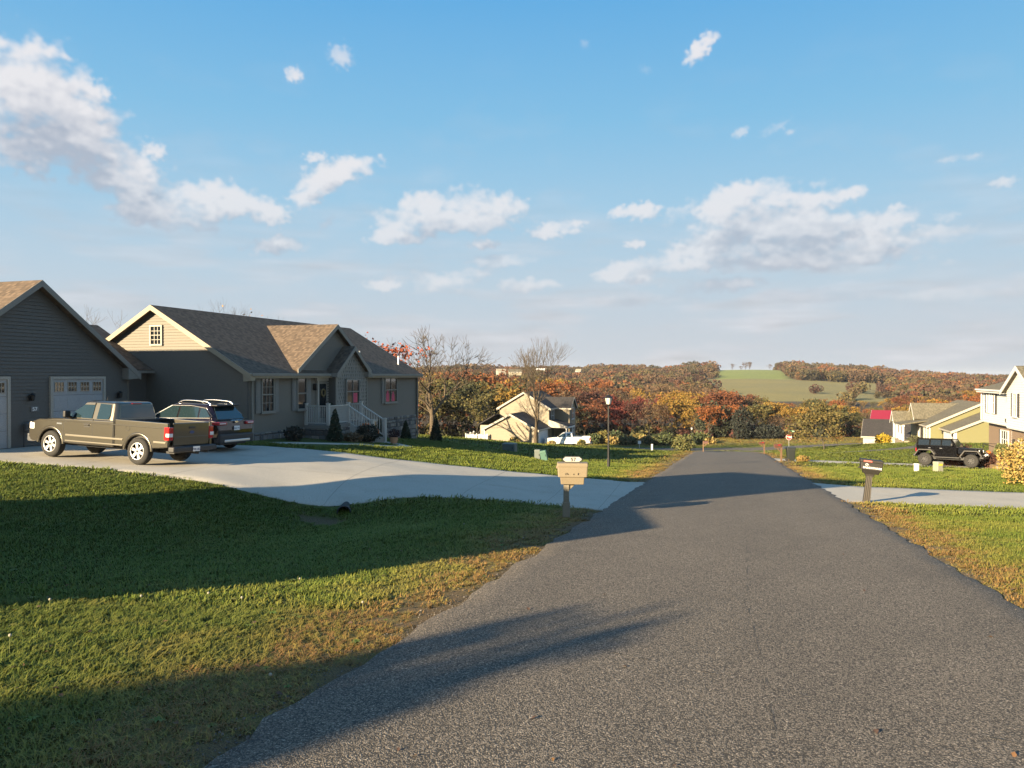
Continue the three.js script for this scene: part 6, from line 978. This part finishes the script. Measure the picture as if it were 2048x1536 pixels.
// the autumn wood
const kinds = {
  olive: C(.085, .072, .018), gold: C(.20, .118, .017), orange: C(.18, .058, .012), rust: C(.115, .038, .014), red: C(.125, .022, .014), maroon: C(.05, .016, .011), brown: C(.085, .050, .025), tan: C(.12, .075, .034), green: C(.04, .043, .013), dark: C(.022, .025, .012),
};
for (const c of Object.values(kinds)) c.multiplyScalar(.95);
const kindM = Object.fromEntries(Object.entries(kinds).map(([k, c]) => [k, leafM(c)]));
const treeLabel = (k, u, row, h) => { const zones = [[830, 'behind the ranch house'], [905, 'behind the bare pale-trunked tree'], [985, 'above the vinyl fence'], [1060, 'behind the cream gable'], [1130, 'behind the cream house wing'], [1200, 'just right of the cream house'], [1262, 'behind the tall post lamp'], [1330, 'right of the tall post lamp'], [1400, 'behind the distant post lamp'], [1460, 'past the street end'], [1530, 'past the small brown mailbox'], [1600, 'behind the stop sign'], [1680, 'behind the drooping olive tree'], [1760, 'behind the charcoal roof'], [1840, 'behind the white porch'], [1930, 'behind the olive house ridge'], [9999, 'behind the white house']];
  return (h > 13 ? 'tall ' : h < 8.5 ? 'short ' : '') + ({ olive: 'olive-green', gold: 'golden-yellow', orange: 'orange', rust: 'rust-coloured', red: 'crimson', maroon: 'dark maroon', brown: 'thin-leaved brown', tan: 'half-bare tan', green: 'green leafy', dark: 'dark evergreen' })[k] + ' tree in the ' + ['front', 'second', 'third', 'fourth', 'fifth', 'rearmost'][row] + ' rank ' + zones.find((z) => u < z[0])[1]; };
const woodKinds = [0, 1, 2, 3, 4, 5].map((i) => growTree({ seed: 200 + i, height: 12, spread: .5 + .05 * (i % 3), forks: 5, trunk: .2, first: .2 + .05 * (i % 2), leafN: 1700 + 150 * i, leafSize: .44, sides: 4, bushy: 1.25, up: .2 }));
const thinKinds = [0, 1, 2, 3].map((i) => growTree({ seed: 240 + i, height: 12, spread: .42, forks: 5, trunk: .17, first: .26, leafN: 520 + 120 * i, leafSize: .40, sides: 4, bushy: 1.2, up: .4, twigs: 2 }));
{
  const r = rng(321);
  // where the wood's top shows against the picture, in the direction u and height v, by row
  const top = [[560, 745], [840, 752], [900, 748], [960, 752], [1010, 752], [1060, 762], [1120, 768], [1180, 772], [1240, 782], [1300, 785], [1340, 770], [1400, 778], [1450, 774], [1500, 775], [1560, 800], [1600, 792], [1680, 790], [1720, 806], [1780, 802], [1850, 795], [2040, 790]];
  const topAt = (u) => { let i = 0; while (i < top.length - 2 && top[i + 1][0] < u) i++; return lerp(top[i][1], top[i + 1][1], clamp((u - top[i][0]) / (top[i + 1][0] - top[i][0]))); };
  const near = [[840, ['rust', 'olive', 'brown']], [880, ['olive', 'brown', 'olive']], [935, ['olive', 'green', 'olive']], [985, ['gold', 'olive', 'olive']], [1035, ['orange', 'olive', 'gold']], [1085, ['brown', 'orange', 'olive']], [1130, ['maroon', 'brown', 'dark']], [1175, ['maroon', 'brown', 'rust']], [1225, ['brown', 'red', 'brown']], [1265, ['red', 'maroon', 'red']], [1310, ['brown', 'tan', 'brown']], [1350, ['red', 'maroon', 'gold']], [1385, ['brown', 'brown', 'gold']], [1425, ['rust', 'orange', 'brown']], [1460, ['rust', 'orange', 'tan']], [1490, ['brown', 'tan', 'olive']], [1525, ['olive', 'gold', 'green']], [1560, ['brown', 'tan', 'dark']], [1590, ['gold', 'olive', 'brown']], [1640, ['green', 'olive', 'brown']], [1690, ['green', 'olive', 'gold']], [1730, ['olive', 'gold', 'brown']], [1775, ['brown', 'rust', 'gold']], [1850, ['brown', 'orange', 'tan']], [1950, ['rust', 'brown', 'tan']]];
  const kindAt = (u, row) => { let b = near[0]; for (const k of near) if (Math.abs(k[0] - u) < Math.abs(b[0] - u)) b = k; return row > 2 ? ['brown', 'brown', 'rust', 'tan', 'orange', 'olive', 'brown', 'gold'][Math.floor(r() * 8)] : b[1][Math.floor(r() * 3)]; };
  const rows = [[150, 27, 26], [166, 22, 14], [188, 21, 6], [218, 22, 0], [262, 24, -6], [318, 26, -9]];
  rows.forEach(([d0, step, drop], row) => {
    for (let u = 560 + row * 9; u < 2075; u += step * (.75 + .5 * r())) {
      if (u > 1000 && u < 1010 && row === 0) continue;
      if (row === 0 && u > 1395 && u < 1520 && r() < .25) continue;
      if (u > 1700 && row === 0) continue;
      if (u < 830 && row > 1) continue;
      const d = d0 + (r() - .5) * 14 + (u < 1150 && row < 2 ? -8 : 0) + (u > 1700 ? 22 : 0), x = (u - 1024) / 1560 * d, g = T(x, d), k = kindAt(u, row);
      const field = u > 1430 && u < 1770 && row > 1 ? 12 - drop : 0, v = topAt(u) + drop + field + (r() - .35) * 20, h = clamp(2.2 - (v - 752) / 1560 * d - g, 4.5, 17), thin = k === 'brown' || k === 'tan' || r() < .16, src = thin ? thinKinds[Math.floor(r() * 4)] : woodKinds[Math.floor(r() * 6)], wd = clamp(h / 12 * (.85 + .4 * r()), .55, 1.5);
      treeThing('autumn_tree', treeLabel(k, u, row, h), [x, g - .2, d], r() * 6.283, src, r() < .4 ? barkGrey : barkDark, kindM[k], 'autumn wood: ' + k + ' trees', [wd, h / 12, wd]);
    }
  });
  // understorey brush along the wood edge
  const n = 330, bg = [leafBlob(1, .8, 1, 150, .34, 301, .3), leafBlob(1, .7, 1, 150, .34, 302, .3)];
  bg.forEach((g, q) => { const im = new THREE.InstancedMesh(g, leafM(C(1, 1, 1)), n), m4 = new THREE.Matrix4(), e = new THREE.Euler(), cols = [kinds.brown, kinds.olive, kinds.dark, kinds.green, kinds.rust, kinds.maroon]; im.name = numbered('wood_undergrowth'); im.userData = { kind: 'stuff', label: q ? 'low green and russet brush deeper under the trees' : 'tangled brown brush under the trees at the wood edge', category: 'undergrowth' };
    for (let i = 0; i < n; i++) { const u = 800 + r() * 1270, d = 143 + 48 * r() + (u > 1700 ? 14 : 0), x = (u - 1024) / 1560 * d, s = .8 + 1.2 * r(); m4.compose(new THREE.Vector3(x, T(x, d) + .3 * s, -d), new THREE.Quaternion().setFromEuler(e.set(0, r() * 6.28, 0)), new THREE.Vector3(s, s * (.7 + .6 * r()), s)); im.setMatrixAt(i, m4); im.setColorAt(i, cols[Math.floor(r() * 6)]); } im.castShadow = im.receiveShadow = true; scene.add(im); });
}
// far woods that read as one mass
{
  const r = rng(654), crowns = [0, 1, 2].map((i) => { const s = new Soup(), q = rng(700 + i), p = new THREE.Vector3(); for (let k = 0; k < 9; k++) { const a = q() * 6.283, R = .9 * Math.sqrt(q()), c = [Math.cos(a) * R, .75 + q() * 1.25, Math.sin(a) * R], w = .55 + .35 * q(); for (let j = 0; j < 44; j++) { const y = q() * 2 - 1, b = q() * 6.283, z = Math.sqrt(1 - y * y); p.set(c[0] + w * z * Math.cos(b), c[1] + w * .8 * y, c[2] + w * z * Math.sin(b)); leaf(s, p, .34, q, tone(q, .16)); } } s.add(tube([new THREE.Vector3(0, -.4, 0), new THREE.Vector3(0, .9, 0)], [.07, .05], 4)); while (s.col.length < s.pos.length) s.col.push(.35, .3, .28); return s.build(); });
  const put = [[], [], []], cols = [[], [], []], c = new THREE.Color();
  const pal = [kinds.rust, kinds.brown, kinds.brown, kinds.orange, kinds.olive, kinds.tan, kinds.maroon, kinds.green, kinds.brown, kinds.rust, kinds.gold];
  for (let i = 0; i < 17000; i++) {
    const a = -.20 + .90 * r(), d = Math.sqrt(lerp(345 * 345, 1250 * 1250, r())), x = a * d;
    if (isField(x, d) && r() < (d < 590 ? .992 : .9995)) continue; const edge = clamp((x / d - .205) / .05) * (x / d < .262 ? 1 : 0); if (r() < edge * .8) continue;
    if (d > 960 && a > .255 && a < .36) continue;
    const h = (4.0 + 3.4 * r() + 2.6 * n2(x / 70 + 40, d / 70)) * (d > 800 ? 1.05 : .85), n = n2(x / 45, d / 45), m = n2(x / 120 + 9, d / 120), k = Math.floor(r() * 3);
    c.copy(pal[Math.floor(clamp((n * .5 + .5) * .6 + .4 * r(), 0, .999) * pal.length)]); if (m > .45) c.lerp(kinds.green, .6); c.lerp(kinds.brown, .35); c.multiplyScalar(.8 + .4 * r());
    put[k].push(new THREE.Matrix4().compose(new THREE.Vector3(x, T(x, d) - .5, -d), new THREE.Quaternion().setFromEuler(new THREE.Euler(0, r() * 6.28, 0)), new THREE.Vector3(h * .52, h * .5, h * .52))); cols[k].push(c.clone());
  }
  crowns.forEach((g, k) => { const im = new THREE.InstancedMesh(g, leafM(C(1, 1, 1)), put[k].length); put[k].forEach((m, i) => { im.setMatrixAt(i, m); im.setColorAt(i, cols[k][i]); }); im.name = numbered('hillside_wood'); im.castShadow = im.receiveShadow = true; im.userData = { kind: 'stuff', label: ['far autumn woods of rust and brown crowns covering the hills', 'far mixed autumn crowns filling the valley beyond', 'far olive and orange crowns along the skyline'][k], category: 'woods' }; scene.add(im); });
  // lone trees on the skyline field
  [[1464, 738, 900, 9], [1482, 738, 900, 6], [1491, 738, 905, 11], [1498, 738, 900, 11], [1540, 738, 880, 8]].forEach(([u, v, d, h], i) => { const x = (u - 1024) / 1560 * d; treeThing('skyline_tree', ['lone bare tree on the skyline field', 'low bare tree right of the lone one on the skyline', 'tall thin bare tree in the skyline row', 'tallest twin of the thin skyline trees', 'bare tree at the skyline wood corner'][i], [x, T(x, d) - .3, d], i, thinKinds[i % 4], barkDark, kindM.brown, 'bare trees on the skyline field', [h / 12, h / 12, h / 12]); });
}
// ---------------------------------------------------------------- grass: tufts of blades, thinning with distance
{
  const tuft = (n, h, w, spread, seed) => { const s = new Soup(), r = rng(seed); for (let i = 0; i < n; i++) { const a = r() * 6.283, q = spread * Math.sqrt(r()), x = q * Math.cos(a), z = q * Math.sin(a), b = r() * 6.283, hh = h * (.5 + .7 * r()), bend = hh * (.35 + .9 * r()), dx = Math.cos(b), dz = Math.sin(b), px = -dz * w, pz = dx * w, t = .75 + .5 * r(), base = s.pos.length / 3;
      for (const [k, y, ww] of [[0, 0, 1], [.3, .62, .8], [1, 1, .12]]) for (const e of [-1, 1]) { s.pos.push(x + dx * bend * k + e * px * ww * .5, hh * y * (k === 1 ? .9 : 1), z + dz * bend * k + e * pz * ww * .5); s.nor.push(dx * -.5, .85, dz * -.5); s.col.push(t * (1 + .25 * (r() - .5)), t, t * .9); }
      s.idx.push(base, base + 1, base + 3, base, base + 3, base + 2, base + 2, base + 3, base + 5, base + 2, base + 5, base + 4); } return s.build(); };
  const bladeM = M(C(1, 1, 1), .75, { vertexColors: true, side: THREE.DoubleSide }), e = new THREE.Euler(), Qn = new THREE.Quaternion(), m4 = new THREE.Matrix4(), col = new THREE.Color();
  const seen = (x, d) => d > 2.5 && Math.abs(x / d) < .74;
  const zone = (label, geo, d0, d1, perM2, sc, seed) => {
    const r = rng(seed), mats = [], cols = [], x0 = -.74 * d1, x1 = .74 * d1, N = Math.floor((x1 - x0) * (d1 - d0) * perM2);
    for (let i = 0; i < N; i++) {
      const d = d0 + (d1 - d0) * r(), x = x0 + (x1 - x0) * r(), keep = r(), k2 = r(), k3 = r(), k4 = r(); if (!seen(x, d)) continue;
      if (Math.abs(across(x, d)) < HALF - .25 && sigma(x, d) < 122) continue; if (d > 118 && (x < -30 || x > 75)) continue;
      const p = paved(x, d); if (p > -0.02 - .05 * k2) continue;
      const hx = x + 11.28, hd = d - 33.4, lp = .954 * hx - .299 * hd, lt = .299 * hx + .954 * hd; if ((lp < 1.0 && lt > -.3 && lt < 17.4) || (lp < -3.8 && lt > -11 && lt < 0)) continue; if (lp < 3.2 && lt > 0 && lt < 8.3) continue;
      const { dry, soil, big, mid, fine } = cover(x, d); if (soil > .35 && keep < soil * 1.05) continue; if (dry > .6 && keep < .25) continue;
      const clump = sstep(.25, .6, fbm(x / .9 + 13, d / .9, 3)), h = sc * (.6 + .6 * k3) * (1 + .35 * big + .5 * clump) * lerp(1, .62, dry); m4.compose(new THREE.Vector3(x, T(x, d) - .006, -d), Qn.setFromEuler(e.set((k4 - .5) * .3, k2 * 6.28, (k3 - .5) * .3)), new THREE.Vector3(sc * (.8 + .5 * k4), h, sc * (.8 + .5 * k4))); mats.push(m4.clone());
      const y = clamp(Math.max(dry, .75 * sstep(127, 134, d + 2 * n2(x / 9, d / 9))) * .9 + .3 * (k4 - .45) + .14 * fine), v = .82 + .36 * k2; col.setRGB(lerp(.100, .27, y) * v, lerp(.138, .20, y) * v, lerp(.012, .044, y) * v); if (y > .72 && k3 > .45) col.lerp(C(.20, .095, .038), .7); cols.push(col.clone());
    }
    const im = new THREE.InstancedMesh(geo, bladeM, mats.length); mats.forEach((m, i) => { im.setMatrixAt(i, m); im.setColorAt(i, cols[i]); }); im.name = numbered('grass'); im.userData = { kind: 'stuff', label, category: 'grass' }; im.castShadow = im.receiveShadow = true; scene.add(im); return mats.length;
  };
  const g1 = tuft(12, .056, .006, .05, 1), g2 = tuft(12, .056, .011, .09, 2), g3 = tuft(12, .075, .026, .2, 3), g4 = tuft(10, .09, .06, .45, 4);
  let n = 0;
  n += zone('mown lawn grass with dry thatch beside the near street edge', g1, 3, 9, 620, 1, 11); n += zone('mown lawn grass in front of the driveway', g2, 9, 21, 230, 1, 12); n += zone('mown lawn grass around the driveways', g3, 21, 48, 46, 1, 13); n += zone('mown lawn grass out to the brow of the hill', g4, 48, 118, 7, 1, 14); n += zone('mown grass and dry meadow around the far junction', g4, 118, 150, 4, 1.25, 15);
  console.log('grass tufts', n);
  // fallen leaves and broad weeds in the turf
  const lf = new Soup(), lr = rng(88); leaf(lf, new THREE.Vector3(0, .01, 0), .07, () => .5, [1, 1, 1], 1); const leafPts = [-.5, 0, -.28, .02, -.42, .012, .1, -.34, .5, .02, .03, .3].map((v) => v * .055);
  const lg = new THREE.BufferGeometry(); lg.setAttribute('position', new THREE.Float32BufferAttribute([leafPts[0], 0, leafPts[1], leafPts[6], .008, leafPts[7], leafPts[8], .004, leafPts[9], leafPts[10], .012, leafPts[11]], 3)); lg.setIndex([0, 2, 1, 0, 3, 2]); lg.computeVertexNormals();
  const fl = []; for (let i = 0; i < 520; i++) { const d = 4.2 + 20 * lr() * lr(), x = -.7 * d + 1.4 * d * lr(), p = paved(x, d), on = Math.abs(across(x, d)) < HALF; if (p > -.02 && (!on || lr() < .93)) continue; fl.push([x, d, on]); }
  const fi = new THREE.InstancedMesh(lg, M(C(1, 1, 1), .8, { side: THREE.DoubleSide }), fl.length); fl.forEach(([x, d, on], i) => { const k = .5 + .8 * lr(); m4.compose(new THREE.Vector3(x, on ? roadTop(x, d) + .006 : T(x, d) + .035, -d), Qn.setFromEuler(e.set((lr() - .5) * .7, lr() * 6.28, (lr() - .5) * .7)), new THREE.Vector3(k, k, k)); fi.setMatrixAt(i, m4); fi.setColorAt(i, [C(.12, .06, .025), C(.17, .105, .035), C(.08, .045, .03), C(.15, .075, .022)][Math.floor(lr() * 4)]); }); fi.name = 'fallen_leaves'; fi.userData = { kind: 'stuff', label: 'scattered brown and tan fallen leaves on the front lawn', category: 'leaves' }; scene.add(fi);
  const wg = (() => { const q = new Soup(), r2 = rng(5); for (let k = 0; k < 7; k++) { const a = k / 7 * 6.28 + r2(), l = .06 + .05 * r2(), w = .016, b = q.pos.length / 3, c = Math.cos(a), t = Math.sin(a); for (const [u2, y, ww] of [[0, .01, .3], [.5, .045, 1], [1, .035, .15]]) for (const sd of [-1, 1]) { q.pos.push(c * l * u2 - t * w * ww * sd, y, t * l * u2 + c * w * ww * sd); q.nor.push(0, 1, 0); } q.idx.push(b, b + 1, b + 3, b, b + 3, b + 2, b + 2, b + 3, b + 5, b + 2, b + 5, b + 4); } return q.build(); })();
  const wp = []; for (let i = 0; i < 420; i++) { const d = 4 + 14 * lr() * lr(), x = -.7 * d + 1.4 * d * lr(); if (paved(x, d) > -.1 || Math.abs(across(x, d)) < HALF + .1 || fbm(x / 1.5, d / 1.5, 2) < .02) continue; wp.push([x, d]); }
  const wi = new THREE.InstancedMesh(wg, M(C(1, 1, 1), .7, { side: THREE.DoubleSide }), wp.length); wp.forEach(([x, d], i) => { const k = .35 + .4 * lr(); m4.compose(new THREE.Vector3(x, T(x, d) + .03, -d), Qn.setFromEuler(e.set(0, lr() * 6.28, 0)), new THREE.Vector3(k, k * 1.2, k)); wi.setMatrixAt(i, m4); wi.setColorAt(i, C(.10 + .06 * lr(), .13 + .04 * lr(), .018)); }); wi.name = 'lawn_weeds'; wi.userData = { kind: 'stuff', label: 'broad-leaved weeds among the front lawn grass', category: 'weeds' }; scene.add(wi);
  // clocks of dandelions standing above the lawn
  const r = rng(77), head = new THREE.IcosahedronGeometry(.015, 1), hm = M(C(.30, .28, .22), .95), sm = M(C(.12, .14, .04), .9);
  [[-3.6, 9.2], [-4.3, 9.0], [-3.1, 8.9], [-5.0, 8.4], [-2.9, 10.6], [-1.7, 8.8], [-5.1, 7.6], [-4.4, 6.8], [-2.0, 6.4], [.2, 14.5], [-1.0, 16.0], [-4.1, 5.7]].forEach(([x, d]) => { const h = .09 + .08 * r(), o = thing('dandelion', 'dandelion seed head standing above the front lawn', 'flower', onG(x, d), 0, 'dandelion clocks in the front lawn'); part(o, 'stem', new Geo().bar([0, -.02, 0], [.01, h, 0], .004, .004), sm); part(o, 'seed_head', head.clone().translate(.01, h + .015, 0), hm); });
  // gravel at the broken street edge
  const gm = [C(.12, .105, .09), C(.16, .14, .12), C(.08, .07, .064)].map((c) => M(c, .9)), gg = [0, 1, 2].map((i) => { const g = new THREE.IcosahedronGeometry(1, 1), P = g.attributes.position; for (let k = 0; k < P.count; k++) { const s = .75 + .35 * n3(P.getX(k) * 1.3 + i * 5, P.getY(k) * 1.3, P.getZ(k) * 1.3); P.setXYZ(k, P.getX(k) * s, P.getY(k) * s * .6, P.getZ(k) * s); } g.computeVertexNormals(); return g; });
  gg.forEach((g, i) => { const N = 700, im = new THREE.InstancedMesh(g, gm[i], N); for (let k = 0; k < N; k++) { const s = 3 + 24 * r() * r(), q = -HALF - .42 * Math.pow(r(), 1.6) + .1, [x, d] = roadAt(s, r() < .72 ? q : -q), z = .005 + .012 * r() * r(); m4.compose(new THREE.Vector3(x, (Math.abs(across(x, d)) < HALF ? roadTop(x, d) : T(x, d) + .005), -d), Qn.setFromEuler(e.set(r(), r() * 6, r())), new THREE.Vector3(z, z, z)); im.setMatrixAt(k, m4); } im.name = numbered('edge_gravel'); im.castShadow = im.receiveShadow = true; im.userData = { kind: 'stuff', label: ['loose grey gravel along the broken street edge', 'pale gravel chips along the street edge', 'dark gravel chips along the street edge'][i], category: 'gravel' }; scene.add(im); });
}
scene.fog = new THREE.FogExp2(new THREE.Color().setRGB(.62, .68, .78), 0.00009);
shadowed(scene);
renderer.render(scene, camera);
